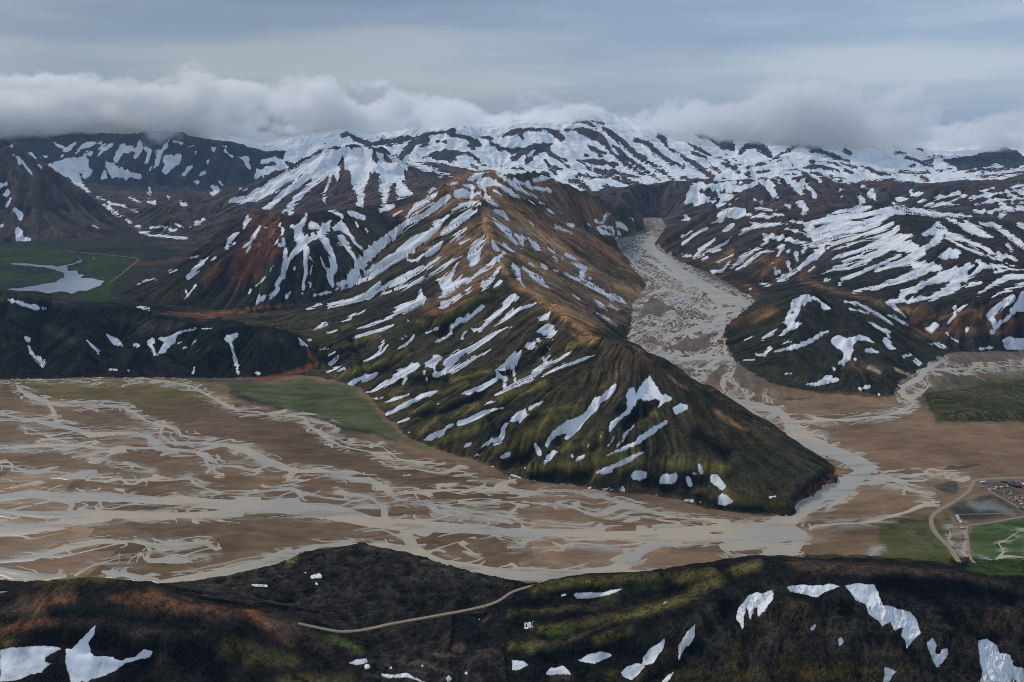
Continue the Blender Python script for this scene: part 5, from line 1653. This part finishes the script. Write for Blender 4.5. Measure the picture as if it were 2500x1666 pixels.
def mat_plain(turn=0.0):
    m, nt, N, L, P = new_mat("river_gravel")
    tc = N.new("ShaderNodeTexCoord").outputs["Object"]
    if turn:
        rt = N.new("ShaderNodeMapping"); rt.vector_type = 'TEXTURE'; rt.inputs["Rotation"].default_value = (0, 0, turn)
        L.new(tc, rt.inputs[0]); tc = rt.outputs[0]
    at = N.new("ShaderNodeAttribute"); at.attribute_name = "tint"
    da = N.new("ShaderNodeAttribute"); da.attribute_name = "damp"
    wv = N.new("ShaderNodeTexNoise"); wv.inputs["Scale"].default_value = 0.006; wv.inputs["Detail"].default_value = 3
    L.new(tc, wv.inputs["Vector"])
    va = N.new("ShaderNodeVectorMath"); va.operation = 'MULTIPLY_ADD'
    L.new(wv.outputs["Color"], va.inputs[0]); va.inputs[1].default_value = (90, 60, 0); L.new(tc, va.inputs[2])
    # old dry channels: thin pale threads along the flow
    th = noise_node(N, L, 0.02, 5, va.outputs[0], 0.62, (0.28, 1.0, 1.0))
    d = math_node(N, L, 'ABSOLUTE', math_node(N, L, 'SUBTRACT', th.outputs[0], 0.5))
    thread = ramp(N, L, d, 0.045, 0.008)
    thread = math_node(N, L, 'MULTIPLY', thread, math_node(N, L, 'ADD', math_node(N, L, 'MULTIPLY', da.outputs["Fac"], 0.8), 0.10))
    bars = noise_node(N, L, 0.05, 8, va.outputs[0], 0.74, (0.22, 1.0, 1.0))
    v = N.new("ShaderNodeMapRange"); v.inputs["From Min"].default_value = 0.3; v.inputs["From Max"].default_value = 0.7
    v.inputs["To Min"].default_value = 0.66; v.inputs["To Max"].default_value = 1.34
    L.new(bars.outputs[0], v.inputs["Value"])
    g = N.new("ShaderNodeCombineColor"); [L.new(v.outputs[0], g.inputs[i]) for i in range(3)]
    col = mix_col(N, L, 1.0, at.outputs["Color"], g.outputs[0], 'MULTIPLY')
    silt = mix_col(N, L, ramp(N, L, noise_node(N, L, 0.004, 2, tc).outputs[0], 0.4, 0.6), (.40,.36,.31), (.47,.40,.31))
    col = mix_col(N, L, thread, col, silt)
    wash = ramp(N, L, noise_node(N, L, 0.014, 4, va.outputs[0], 0.6, (0.3, 1.0, 1.0)).outputs[0], 0.52, 0.66)
    wash = math_node(N, L, 'MULTIPLY', wash, math_node(N, L, 'MULTIPLY', da.outputs["Fac"], 0.6))
    col = mix_col(N, L, wash, col, silt)
    L.new(col, P.inputs["Base Color"])
    P.inputs["Roughness"].default_value = 0.95; P.inputs["Specular IOR Level"].default_value = 0.05
    b = N.new("ShaderNodeBump"); b.inputs["Strength"].default_value = 0.35; b.inputs["Distance"].default_value = 1.0
    L.new(bars.outputs[0], b.inputs["Height"]); L.new(b.outputs[0], P.inputs["Normal"])
    return m
def mat_snow():
    m, nt, N, L, P = new_mat("old_snow")
    tc = N.new("ShaderNodeTexCoord").outputs["Object"]
    n = noise_node(N, L, 0.012, 6, tc, 0.62, (1, 1, 0.4)); n2 = noise_node(N, L, 0.09, 4, tc, 0.6, (1, 1, 0.2))
    f = ramp(N, L, math_node(N, L, 'MULTIPLY', n.outputs[0], n2.outputs[0]), 0.22, 0.42)
    ed = N.new("ShaderNodeAttribute"); ed.attribute_name = "rim"
    col = mix_col(N, L, f, (.92,.92,.93), (.60,.565,.55))
    n3 = noise_node(N, L, 0.35, 4, tc, 0.65)
    dirty = math_node(N, L, 'MULTIPLY', ramp(N, L, ed.outputs["Fac"], 1.0, 0.0), ramp(N, L, n3.outputs[0], 0.35, 0.6))
    col = mix_col(N, L, dirty, col, (.33,.29,.26))
    L.new(col, P.inputs["Base Color"]); P.inputs["Roughness"].default_value = 0.7; P.inputs["Specular IOR Level"].default_value = 0.25
    b = N.new("ShaderNodeBump"); b.inputs["Strength"].default_value = 0.3; b.inputs["Distance"].default_value = 1.5
    L.new(n2.outputs[0], b.inputs["Height"]); L.new(b.outputs[0], P.inputs["Normal"])
    return m
def mat_water(name, col, col2, rough, silty=False):
    m, nt, N, L, P = new_mat(name)
    tc = N.new("ShaderNodeTexCoord").outputs["Object"]
    n = noise_node(N, L, 0.012, 5, tc, 0.6, (0.35, 1, 1))
    c = mix_col(N, L, ramp(N, L, n.outputs[0], 0.40, 0.58), col, col2)
    if silty:                                           # thin bars of gravel just under the water
        bn = noise_node(N, L, 0.05, 5, tc, 0.65, (0.16, 1, 1))
        c = mix_col(N, L, math_node(N, L, 'MULTIPLY', ramp(N, L, bn.outputs[0], 0.52, 0.66), 0.55), c, (.26,.20,.15))
    L.new(c, P.inputs["Base Color"]); P.inputs["Roughness"].default_value = rough; P.inputs["IOR"].default_value = 1.33
    b = N.new("ShaderNodeBump"); b.inputs["Strength"].default_value = 0.15; b.inputs["Distance"].default_value = 0.3
    w = noise_node(N, L, 0.25, 3, tc, 0.5); L.new(w.outputs[0], b.inputs["Height"]); L.new(b.outputs[0], P.inputs["Normal"])
    return m
M_ROCK = mat_rock("scree_and_moss", 1.4, 0.95); M_LAVA = mat_rock("lava_rock", 1.8, 1.6); M_NEAR = mat_rock("near_scree_and_moss", 2.2, 1.9); M_PLAIN = mat_plain(); M_VALLEY = mat_plain(R(76)); M_SNOW = mat_snow()
M_RIVER = mat_water("silty_water", (.53,.42,.29), (.43,.38,.31), 0.25, True); M_LAKE = mat_water("lake_water", (.36,.40,.45), (.30,.34,.40), 0.15)

# ------------------------------------------------------------------ meshes of the land
def grid_mesh(name, mat, keep, Zarr=None, attrs=None):
    zz = VZ if Zarr is None else Zarr
    qi = np.nonzero(keep.reshape(-1))[0]
    r = qi//(NC-1); c = qi % (NC-1); i = r*NC+c
    q = np.stack([i, i+1, i+1+NC, i+NC], -1)
    used = np.unique(q); remap = np.zeros(NR*NC, np.int32); remap[used] = np.arange(len(used)); q = remap[q]
    co = np.stack([VX.reshape(-1)[used], VY.reshape(-1)[used], zz.reshape(-1)[used]], -1)
    me = bpy.data.meshes.new(name)
    me.vertices.add(len(co)); me.vertices.foreach_set("co", co.astype(np.float32).ravel())
    me.loops.add(q.size); me.loops.foreach_set("vertex_index", q.astype(np.int32).ravel())
    me.polygons.add(len(q)); me.polygons.foreach_set("loop_start", np.arange(0, q.size, 4, dtype=np.int32))
    me.update(calc_edges=True)
    me.polygons.foreach_set("use_smooth", np.ones(len(q), bool))
    for an, arr in (attrs or {}).items():
        if arr.ndim == 3:
            a = me.attributes.new(an, 'FLOAT_COLOR', 'POINT')
            cc = np.ones((len(used), 4), np.float32); cc[:,:3] = arr.reshape(-1, 3)[used]
            a.data.foreach_set("color", cc.ravel())
        else:
            a = me.attributes.new(an, 'FLOAT', 'POINT'); a.data.foreach_set("value", arr.reshape(-1)[used].astype(np.float32))
    me.materials.append(mat)
    o = bpy.data.objects.new(name, me); scene.collection.objects.link(o)
    return o
def tag(o, label=None, cat=None, group=None, kind=None):
    if label: o['label'] = label
    if cat: o['category'] = cat
    if group: o['group'] = group
    if kind: o['kind'] = kind
    return o
cell_flat = (fl[:-1,:-1]+fl[1:,1:]+fl[:-1,1:]+fl[1:,:-1])*0.25 > 0.5
cell_own = OWN[:-1,:-1]
row_ok = np.ones((NR-1, NC-1), bool); row_ok[kcut] = False     # the strip left open between near land and far range
far_rows = np.arange(NR-1)[:,None] > kcut
ATT = {'tint': TINT, 'damp': DAMP}
cell_up = (up_valley[:-1,:-1] > 0.5) & (rows[:-1,None] > 1560)
cell_basin = (basin[:-1,:-1,0] > 0.5)
tag(grid_mesh('gravel_plain', M_PLAIN, cell_flat & row_ok & ~cell_up & ~cell_basin, attrs=ATT), kind='structure')
tag(grid_mesh('valley_floor', M_VALLEY, cell_flat & row_ok & cell_up, attrs=ATT), kind='structure')
tag(grid_mesh('lake_basin', M_ROCK, cell_flat & row_ok & cell_basin, attrs=ATT), kind='structure')
LAND = {'brown_hill':'hill','mossy_hill':'hill','dark_hills':'hill','red_mountain':'mountain','rhyolite_ridge':'mountain','grey_mountain':'mountain',
 'low_cones':'hill','streaked_mountain':'mountain','far_dark_range':'mountain','far_snow_range':'mountain','far_snow_plateau':'mountain','snow_dome':'hill',
 'purple_ridge':'mountain','banded_hills':'hill','river_bluff':'hill','snow_striped_mountain':'mountain','green_bluff':'hill','lava_field':'lava_field','dark_lava':'lava_field'}
_ = None
for i, nm in enumerate(names):
    k = (cell_own == i) & ~cell_flat & row_ok
    if k.any(): tag(grid_mesh(LAND[nm], M_LAVA if nm == 'lava_field' else (M_NEAR if nm in ('brown_hill', 'mossy_hill') else M_ROCK), k, attrs=ATT), kind='structure')
def any4(a): return a[:-1,:-1]|a[1:,:-1]|a[:-1,1:]|a[1:,1:]
SM = S/PXM
SZ = VZ+np.clip(SM*0.16, -3, 0.9+VY/6000)+np.clip(SM*0.2, 0, 1)*fbm(VX, VY, 22, 3, 211)*0.9
RIM = np.clip(SM/np.clip(VY/500, 1.2, 6), -1, 2); SATT = {'rim': RIM}
idv = np.where(seen, c_id[np.clip(V, 0, CH-1).astype(int), np.clip(U, 0, CW-1).astype(int)], 0)
has = any4(S > 0)
ids = np.maximum.reduce([idv[:-1,:-1], idv[1:,:-1], idv[:-1,1:], idv[1:,1:]])
for key, (label) in PATCH.items():
    k = has & (ids == PATCH_IDS[key]) & row_ok
    if k.any(): tag(grid_mesh('snow_patch', M_SNOW, k, SZ, SATT), label, 'snow patch', 'old snow patches on the near slopes')
tag(grid_mesh('snow', M_SNOW, has & (ids == 0) & row_ok, SZ, SATT), 'melting snow lying in streaks over all the mountains', 'snow', kind='stuff')
WZ = VZ+np.clip(W/PXM*0.1, -0.6, 0.35)
lakev = (VY > 2200)&(VX < -900)
tag(grid_mesh('river', M_RIVER, any4((W > 0)&~lakev) & row_ok, WZ), kind='structure')
tag(grid_mesh('lake', M_LAKE, any4((W > 0)&lakev) & row_ok, WZ), kind='structure')
print("meshes", round(time.time()-T0, 1))

# ------------------------------------------------------------------ roads and tracks
def mat_plain_col(name, col, rough=0.8, var=0.25, scale=0.4, metal=0.0, spec=0.3):
    m, nt, N, L, P = new_mat(name)
    tc = N.new("ShaderNodeTexCoord").outputs["Object"]
    n = noise_node(N, L, scale, 4, tc, 0.6)
    c = mix_col(N, L, n.outputs[0], tuple(x*(1-var) for x in col), tuple(min(1, x*(1+var)) for x in col))
    L.new(c, P.inputs["Base Color"]); P.inputs["Roughness"].default_value = rough; P.inputs["Metallic"].default_value = metal
    P.inputs["Specular IOR Level"].default_value = spec
    return m
M_ROAD = mat_plain_col("gravel_road", (.37,.27,.18), 0.95, 0.3, 0.25); M_PATH = mat_plain_col("worn_path", (.33,.25,.18), 0.95, 0.3, 0.3)
M_RUT = mat_plain_col("wheel_rut", (.25,.18,.12), 0.95, 0.3, 0.3)
for nm_, wd, ln in ROADS:
    tn = np.gradient(ln[:,:2], axis=0); tn /= np.linalg.norm(tn, axis=1)[:,None]+1e-9
    sd = np.stack([-tn[:,1], tn[:,0]], 1)
    offs = np.array([-.55,-.38,-.2,.2,.38,.55])*wd; lift = [-0.9,.75,.66,.78,.66,-0.9]
    wob_ = 1+0.18*fbm(ln[:,0], ln[:,1], 25, 3, 201)
    verts = []
    for k in range(len(ln)):
        for o_, h_ in zip(offs, lift):
            x = ln[k,0]+sd[k,0]*o_*wob_[k]; y = ln[k,1]+sd[k,1]*o_*wob_[k]
            verts.append((x, y, float(ground(x, y))+h_+0.1))
    nf = len(offs); faces = [(k*nf+j, k*nf+j+1, (k+1)*nf+j+1, (k+1)*nf+j) for k in range(len(ln)-1) for j in range(nf-1)]
    me = bpy.data.meshes.new(nm_); me.from_pydata(verts, [], faces); me.materials.append(M_ROAD if nm_ == 'road' else M_PATH); me.materials.append(M_RUT)
    me.polygons.foreach_set("material_index", [1 if (i % (nf-1)) in (1, 3) and nm_ == 'road' else 0 for i in range(len(faces))])
    me.polygons.foreach_set("use_smooth", [True]*len(faces))
    o = bpy.data.objects.new(nm_, me); scene.collection.objects.link(o); tag(o, kind='structure')

# ------------------------------------------------------------------ the camp: cars, vans, buses, tents, huts
import bmesh
def prism(bm, prof, y0, y1, mi, taper=0.0):
    """side profile (x, z) swept across the width, the upper part drawn in by taper"""
    zt = max(z for x, z in prof)
    a = [bm.verts.new((x, y0+taper*max(0, z-zt*0.55), z)) for x, z in prof]
    b = [bm.verts.new((x, y1-taper*max(0, z-zt*0.55), z)) for x, z in prof]
    n = len(prof)
    fs = [bm.faces.new([a[i], a[(i+1) % n], b[(i+1) % n], b[i]]) for i in range(n)]+[bm.faces.new(a[::-1]), bm.faces.new(b)]
    for f in fs: f.material_index = mi
    return fs
def wheel(bm, x, y, r, w, mi):
    n = 12; ring = []
    for s in (-w/2, w/2): ring.append([bm.verts.new((x+r*math.cos(2*math.pi*k/n), y+s, r+r*math.sin(2*math.pi*k/n))) for k in range(n)])
    for k in range(n): bm.faces.new([ring[0][k], ring[0][(k+1) % n], ring[1][(k+1) % n], ring[1][k]]).material_index = mi
    bm.faces.new(ring[0][::-1]).material_index = mi; bm.faces.new(ring[1]).material_index = mi
def finish(bm, name, mats):
    bmesh.ops.recalc_face_normals(bm, faces=bm.faces)
    me = bpy.data.meshes.new(name); bm.to_mesh(me); bm.free()
    for m in mats: me.materials.append(m)
    o = bpy.data.objects.new(name, me); scene.collection.objects.link(o); return o
M_TYRE = mat_plain_col("tyre_rubber", (.02,.02,.02), 0.9, 0.1, 2.0); M_GLASS = mat_plain_col("dark_glass", (.02,.025,.03), 0.1, 0.1, 1.0, 0.0, 0.6)
PAINT = {'white':mat_plain_col("white_paint", (.80,.80,.80), 0.35, 0.04, 0.5), 'grey':mat_plain_col("grey_paint", (.33,.35,.38), 0.35, 0.05, 0.5),
         'dark':mat_plain_col("dark_paint", (.025,.03,.05), 0.3, 0.1, 0.5), 'red':mat_plain_col("red_paint", (.55,.05,.04), 0.4, 0.08, 0.5),
         'green':mat_plain_col("green_roof", (.16,.36,.27), 0.5, 0.08, 0.5)}
CANVAS = {'tan':mat_plain_col("tan_canvas", (.55,.42,.26), 0.9, 0.1, 0.8), 'yellow':mat_plain_col("yellow_canvas", (.65,.55,.10), 0.9, 0.1, 0.8),
          'dark':mat_plain_col("dark_canvas", (.035,.035,.03), 0.9, 0.2, 0.8), 'white':mat_plain_col("white_canvas", (.75,.74,.70), 0.9, 0.06, 0.8)}
def make_car(col):                                  # high four wheel drive
    bm = bmesh.new()
    prism(bm, [(-2.3,.45),(2.25,.45),(2.35,.75),(2.3,1.05),(1.2,1.15),(-2.35,1.15),(-2.4,.8)], -.92, .92, 0)
    prism(bm, [(-2.3,1.152),(1.15,1.152),(.45,1.78),(-2.1,1.82)], -.86, .86, 1, .12)
    prism(bm, [(-2.12,1.785),(.45,1.785),(.40,1.86),(-2.05,1.90)], -.80, .80, 0)
    for x in (-1.45, 1.45):
        for y in (-.82, .82): wheel(bm, x, y, .40, .26, 2)
    return finish(bm, 'parked_car', [PAINT[col], M_GLASS, M_TYRE])
def make_van(col):
    bm = bmesh.new()
    prism(bm, [(-2.9,.45),(2.8,.45),(2.9,.9),(2.75,1.25),(2.1,1.5),(1.7,2.45),(-2.85,2.55)], -1.02, 1.02, 0, .05)
    prism(bm, [(1.72,1.45),(2.16,1.45),(1.85,2.2),(1.60,2.2)], -1.035, 1.035, 1)
    prism(bm, [(-2.3,1.5),(1.2,1.5),(1.2,2.05),(-2.3,2.05)], -1.03, 1.03, 1)
    for x in (-1.8, 1.85):
        for y in (-.9, .9): wheel(bm, x, y, .38, .26, 2)
    return finish(bm, 'camper_van', [PAINT[col], M_GLASS, M_TYRE])
def make_bus(col):
    bm = bmesh.new()
    prism(bm, [(-5.8,.5),(5.7,.5),(5.85,1.2),(5.6,3.05),(5.2,3.25),(-5.7,3.3),(-5.85,3.0)], -1.25, 1.25, 0)
    prism(bm, [(-5.4,1.6),(5.0,1.6),(4.9,2.7),(-5.4,2.7)], -1.265, 1.265, 1)
    for x in (-3.6, 3.9):
        for y in (-1.1, 1.1): wheel(bm, x, y, .52, .34, 2)
    return finish(bm, 'touring_bus', [PAINT[col], M_GLASS, M_TYRE])
def make_tent(col):                                 # dome tent: two crossed hoops under a fly, with a porch
    bm = bmesh.new(); nu, nv = 12, 6; rows_ = []
    for j in range(nv+1):
        t = j/nv*math.pi/2; r_ = math.cos(t)**0.8 if j < nv else 0.0; rows_.append([bm.verts.new((1.5*r_*math.cos(2*math.pi*k/nu)*(1.25 if k in (0,1,nu-1) else 1), 1.2*r_*math.sin(2*math.pi*k/nu), 1.35*math.sin(t))) for k in range(nu)] if j < nv else [bm.verts.new((0,0,1.35))])
    for j in range(nv-1):
        for k in range(nu): bm.faces.new([rows_[j][k], rows_[j][(k+1) % nu], rows_[j+1][(k+1) % nu], rows_[j+1][k]])
    for k in range(nu): bm.faces.new([rows_[nv-1][k], rows_[nv-1][(k+1) % nu], rows_[nv][0]])
    return finish(bm, 'tent', [CANVAS[col]])
def camp_xy(x, y, sheet):
    if sheet == 'a': u, v = (2300+x/11.765)*.9412, (1150+y/11.765)*.9412      # close survey of the car park
    else: u, v = (2100+x/5.2275)*.9412, (1100+y/5.2275)*.9412
    q = at_z(u, v, 0); return q[0], q[1], float(ground(q[0], q[1]))
def put(o, p, rz): o.location = (p[0], p[1], p[2]+0.02); o.rotation_euler = (0, 0, rz)
protos = {}
def place(kind, col, p, rz, label, cat, group):
    key = (kind, col)
    if key not in protos:
        o = {'car':make_car,'van':make_van,'bus':make_bus,'tent':make_tent}[kind](col); protos[key] = o
    else:
        o = protos[key].copy(); scene.collection.objects.link(o)
    put(o, p, rz); tag(o, label, cat, group); return o
CARS = [((1345,555),'van','white','white camper van at the near end of the middle car row'),((1425,545),'car','grey','grey car parked in the middle row beside the white camper van'),
 ((1465,520),'car','white',None),((1495,530),'car','white',None),((1545,490),'van','white','white van nose up in the middle of the car row'),((1620,495),'car','dark','dark car parked between the white cars of the middle row'),
 ((1680,482),'car','white',None),((1715,472),'car','white',None),((1770,475),'car','dark','second dark car in the middle row, nearer its far end'),((1815,462),'car','grey','grey car near the far end of the middle row'),((1872,455),'car','white','white car at the far end of the middle row'),
 ((1155,470),'car','grey','lone grey car on the gravel patch beside the dirt road'),
 ((1705,320),'car','dark','+top'),((1752,325),'car','dark','+top'),((1800,330),'car','dark','+top'),((1848,335),'car','dark','+top'),((2045,330),'car','dark','dark car alone in the gap of the back row'),
 ((2120,320),'car','white','white car leading the far right group of the back row'),((2185,320),'car','grey','grey car next to the white one in the back row'),((2232,322),'car','white','small white car between grey and dark cars in the back row'),((2280,322),'car','dark','+bk'),((2322,325),'car','dark','+bk')]
for (xy, kind, col, lab) in CARS:
    grp = 'cars parked at the camp'
    if lab is None: lab, grp = 'one of the tiny white cars side by side in the middle row', 'look alike white cars in the middle row'
    elif lab == '+top': lab, grp = 'one of four dark cars bunched in the back row by the bank', 'four dark cars in the back row'
    elif lab == '+bk': lab, grp = 'one of two dark cars ending the back row beside the red building', 'two dark cars ending the back row'
    place(kind, col, camp_xy(*xy, 'a'), R(115)+random.uniform(-.12,.12), lab, 'van' if kind == 'van' else 'car', grp)
place('bus','white', camp_xy(1175,345,'a'), R(12), 'white roofed bus standing at the corner of the dirt road', 'bus', 'buses at the camp')
for i, (x, y) in enumerate([(2010,435),(2065,447),(2122,440),(2185,452)]):
    place('bus','dark', camp_xy(x, y, 'a'), R(118), 'one of four dark touring buses parked together before the tents', 'bus', 'four dark buses parked together')
for (x, y), lab in (((430,1310),'small white camper van heading the line beside the ditch meadow'),((460,1352),'white camper van second in the line beside the ditch meadow'),((475,1405),'biggest white camper van in the line beside the ditch meadow'),((520,1452),'white camper van second from the near end of the line'),((552,1492),'white camper van at the near end of the line')):
    place('van','white', camp_xy(x, y, 'a'), R(20), lab, 'van', 'camper vans in a line by the meadow')
place('car','white', camp_xy(1288,995,'b'), R(60), 'single white car parked alone by the straight ditch', 'car', 'cars parked at the camp')
TENTS = [(1600,615,'dark'),(1705,640,'dark'),(1830,650,'dark'),(1910,612,'dark'),(1990,620,'tan'),(2005,650,'tan'),(1940,670,'white'),(2105,782,'tan'),(2090,835,'yellow'),(1930,795,'white'),(2270,860,'tan'),(2230,882,'tan'),(2255,955,'white'),(2205,710,'tan'),
 (2120,745,'tan'),(2240,750,'dark'),(2190,660,'dark'),(2140,885,'dark'),(2165,800,'white'),(2030,700,'dark'),(2310,905,'tan'),(2300,790,'white'),(2010,850,'tan'),(2060,580,'dark'),(1770,640,'tan'),(2220,855,'tan'),(2300,945,'white'),(2000,755,'tan')]
for x, y, c in TENTS:
    lab = 'yellow tent, the only yellow one on the brown campsite' if c == 'yellow' else f'one of the tiny {c} tents scattered over the brown campsite'
    place('tent', c, camp_xy(x, y, 'a'), random.uniform(0, 3), lab, 'tent', None if c == 'yellow' else f'{c} tents on the campsite')
def hut(name, label, p, rz, L_, W_, Hh, wall_m, roof_m, cat='hut'):
    root = bpy.data.objects.new(name, None); scene.collection.objects.link(root); root.location = p; root.rotation_euler = (0, 0, rz); tag(root, label, cat)
    def part(nm, mats, fn):
        bm = bmesh.new(); fn(bm); o = finish(bm, nm, mats); o.parent = root; return o
    part('wall', [wall_m], lambda bm: prism(bm, [(-L_/2,0),(L_/2,0),(L_/2,Hh),(-L_/2,Hh)], -W_/2, W_/2, 0))
    def roof(bm):
        e = .4; zs = [(-W_/2-e,Hh-.1),(0,Hh+W_*.32),(W_/2+e,Hh-.1),(W_/2+e,Hh+.12),(0,Hh+W_*.32+.25),(-W_/2-e,Hh+.12)]
        a = [bm.verts.new((-L_/2-e,y,z)) for y, z in zs]; b = [bm.verts.new((L_/2+e,y,z)) for y, z in zs]
        for i in range(6): bm.faces.new([a[i], a[(i+1)%6], b[(i+1)%6], b[i]])
        bm.faces.new(a[::-1]); bm.faces.new(b)
    part('roof', [roof_m], roof)
    for k in range(3):
        x0 = -L_/2+L_*(k+.5)/3
        part('window', [M_GLASS], lambda bm, x0=x0: prism(bm, [(x0-.5,1.0),(x0+.5,1.0),(x0+.5,2.0),(x0-.5,2.0)], -W_/2-.03, -W_/2+.05, 0))
    part('door', [PAINT['white']], lambda bm: prism(bm, [(L_/2-1.4,0.02),(L_/2-.5,0.02),(L_/2-.5,2.05),(L_/2-1.4,2.05)], -W_/2-.04, -W_/2+.05, 0))
hut('hut', 'red walled building with a pale roof at the edge of the car park', camp_xy(2335,405,'a'), R(15), 12, 6, 3.0, PAINT['red'], PAINT['white'])
hut('hut', 'green roofed hut below the tents at the picture edge', camp_xy(2345,1110,'a'), R(15), 9, 6, 2.6, mat_plain_col("dark_timber", (.04,.035,.03), .9), PAINT['green'])
def footbridge(p, rz, L_):
    root = bpy.data.objects.new('footbridge', None); scene.collection.objects.link(root); root.location = (p[0], p[1], p[2]+.2); root.rotation_euler = (0, 0, rz)
    timber = bpy.data.materials.get("bridge_timber") or mat_plain_col("bridge_timber", (.16,.12,.09), .9)
    bm = bmesh.new(); prism(bm, [(-L_/2,.3),(L_/2,.3),(L_/2,.5),(-L_/2,.5)], -.8, .8, 0); o = finish(bm, 'deck', [timber]); o.parent = root
    for s in (-.75, .75):
        bm = bmesh.new(); prism(bm, [(-L_/2,1.25),(L_/2,1.25),(L_/2,1.4),(-L_/2,1.4)], s-.06, s+.06, 0)
        for k in range(5): x = -L_/2+.1+k*(L_-.2)/4; prism(bm, [(x-.06,.5),(x+.06,.5),(x+.06,1.25),(x-.06,1.25)], s-.06, s+.06, 0)
        o = finish(bm, 'railing', [timber]); o.parent = root
    return root
tag(footbridge(camp_xy(1325,1003,'b'), R(8), 9), 'wooden footbridge over the ditch next to the lone white car', 'footbridge', 'footbridges over the ditch')
tag(footbridge(camp_xy(1332,1140,'b'), R(8), 9), 'wooden footbridge over the ditch beside the gravel strip end', 'footbridge', 'footbridges over the ditch')
# ------------------------------------------------------------------ air and cloud
def box_obj(name, lo, hi, mat):
    xs = [(lo[i], hi[i]) for i in range(3)]
    v = [(x, y, z) for x in xs[0] for y in xs[1] for z in xs[2]]
    f = [(0,1,3,2),(4,6,7,5),(0,4,5,1),(2,3,7,6),(0,2,6,4),(1,5,7,3)]
    me = bpy.data.meshes.new(name); me.from_pydata(v, [], f); me.materials.append(mat)
    o = bpy.data.objects.new(name, me); scene.collection.objects.link(o); return o
def mat_haze(dens):
    m = bpy.data.materials.new("thin_air"); m.use_nodes = True; nt = m.node_tree; nt.nodes.clear()
    o = nt.nodes.new("ShaderNodeOutputMaterial"); p = nt.nodes.new("ShaderNodeVolumePrincipled")
    p.inputs["Color"].default_value = (0.42, 0.66, 1.0, 1); p.inputs["Density"].default_value = dens
    p.inputs["Anisotropy"].default_value = 0.2
    nt.links.new(p.outputs[0], o.inputs["Volume"]); return m
haze = box_obj('haze', (-11800, -80, float(VZ.min())-1.5), (11800, 0.5*(rows[kcut]+rows[kcut+1]), 720), mat_haze(2.0e-5))
tag(haze, kind='stuff')
def mat_cloud():
    m = bpy.data.materials.new("cloud_vapour"); m.use_nodes = True; nt = m.node_tree; N = nt.nodes; L = nt.links; N.clear()
    o = N.new("ShaderNodeOutputMaterial"); p = N.new("ShaderNodeVolumePrincipled")
    p.inputs["Color"].default_value = (1.0, 1.0, 1.0, 1); p.inputs["Anisotropy"].default_value = 0.35
    tc = N.new("ShaderNodeTexCoord").outputs["Object"]
    sp = N.new("ShaderNodeSeparateXYZ"); L.new(tc, sp.inputs[0])
    big = noise_node(N, L, 0.00050, 2, tc, 0.5, (1.0, 0.8, 0.5))
    puff = noise_node(N, L, 0.0016, 7, tc, 0.62, (1.0, 1.0, 1.35))
    def rng_(v, a, b, c, d):
        r = N.new("ShaderNodeMapRange"); r.interpolation_type = 'SMOOTHSTEP'
        for k, x in zip(("From Min","From Max","To Min","To Max"), (a, b, c, d)): r.inputs[k].default_value = x
        L.new(v, r.inputs["Value"]); return r.outputs[0]
    X, Y, Zc = sp.outputs["X"], sp.outputs["Y"], sp.outputs["Z"]
    # ceiling height varies, higher to the left
    left = rng_(X, -5500, 2000, 1110, 860)
    top = math_node(N, L, 'ADD', left, math_node(N, L, 'MULTIPLY', math_node(N, L, 'SUBTRACT', big.outputs[0], 0.5), 1250.0))
    up = math_node(N, L, 'MINIMUM', math_node(N, L, 'DIVIDE', math_node(N, L, 'SUBTRACT', top, Zc), 300.0), 1.0)
    # floor: lower to the right and far back, where it rests on the snow
    floor = math_node(N, L, 'ADD', rng_(X, 800, 3800, 455, 330), math_node(N, L, 'ADD', rng_(Y, 8100, 8900, 0, -160), math_node(N, L, 'MULTIPLY', math_node(N, L, 'SUBTRACT', noise_node(N, L, 0.0011, 3, tc, 0.55, (1, 1, 0.2)).outputs[0], 0.55), 420.0)))
    lo = math_node(N, L, 'MINIMUM', math_node(N, L, 'DIVIDE', math_node(N, L, 'SUBTRACT', Zc, floor), 150.0), 1.0)
    # front: set back behind the middle peaks
    mid = math_node(N, L, 'MULTIPLY', rng_(X, -3500, -2300, 0, 1), rng_(X, 1500, 3000, 1, 0.55))
    front = math_node(N, L, 'ADD', math_node(N, L, 'MULTIPLY', mid, 900.0), 6950.0)
    fr = math_node(N, L, 'MINIMUM', math_node(N, L, 'DIVIDE', math_node(N, L, 'SUBTRACT', Y, front), 500.0), 1.0)
    s = math_node(N, L, 'MINIMUM', math_node(N, L, 'MINIMUM', up, lo), fr)
    d = math_node(N, L, 'ADD', s, math_node(N, L, 'MULTIPLY', math_node(N, L, 'SUBTRACT', puff.outputs[0], 0.52), 4.2))
    d = ramp(N, L, d, 0.40, 0.80)
    d = math_node(N, L, 'MULTIPLY', d, 0.0065)
    L.new(d, p.inputs["Density"]); L.new(p.outputs[0], o.inputs["Volume"])
    m.cycles.volume_step_rate = 0.04
    return m
cl = box_obj('clouds', (-10400, 6950, 330), (10400, 9690, 1500), mat_cloud())
tag(cl, 'grey and white cloud bank resting on the far summits', 'clouds', kind='stuff')
scene.cycles.volume_bounces = 6; scene.cycles.max_bounces = 8
scene.cycles.volume_max_steps = 256
scene.cycles.max_bounces = 12
scene.cycles.use_denoising = True
scene.cycles.denoising_prefilter = 'FAST'
scene.cycles.filter_width = 0.9
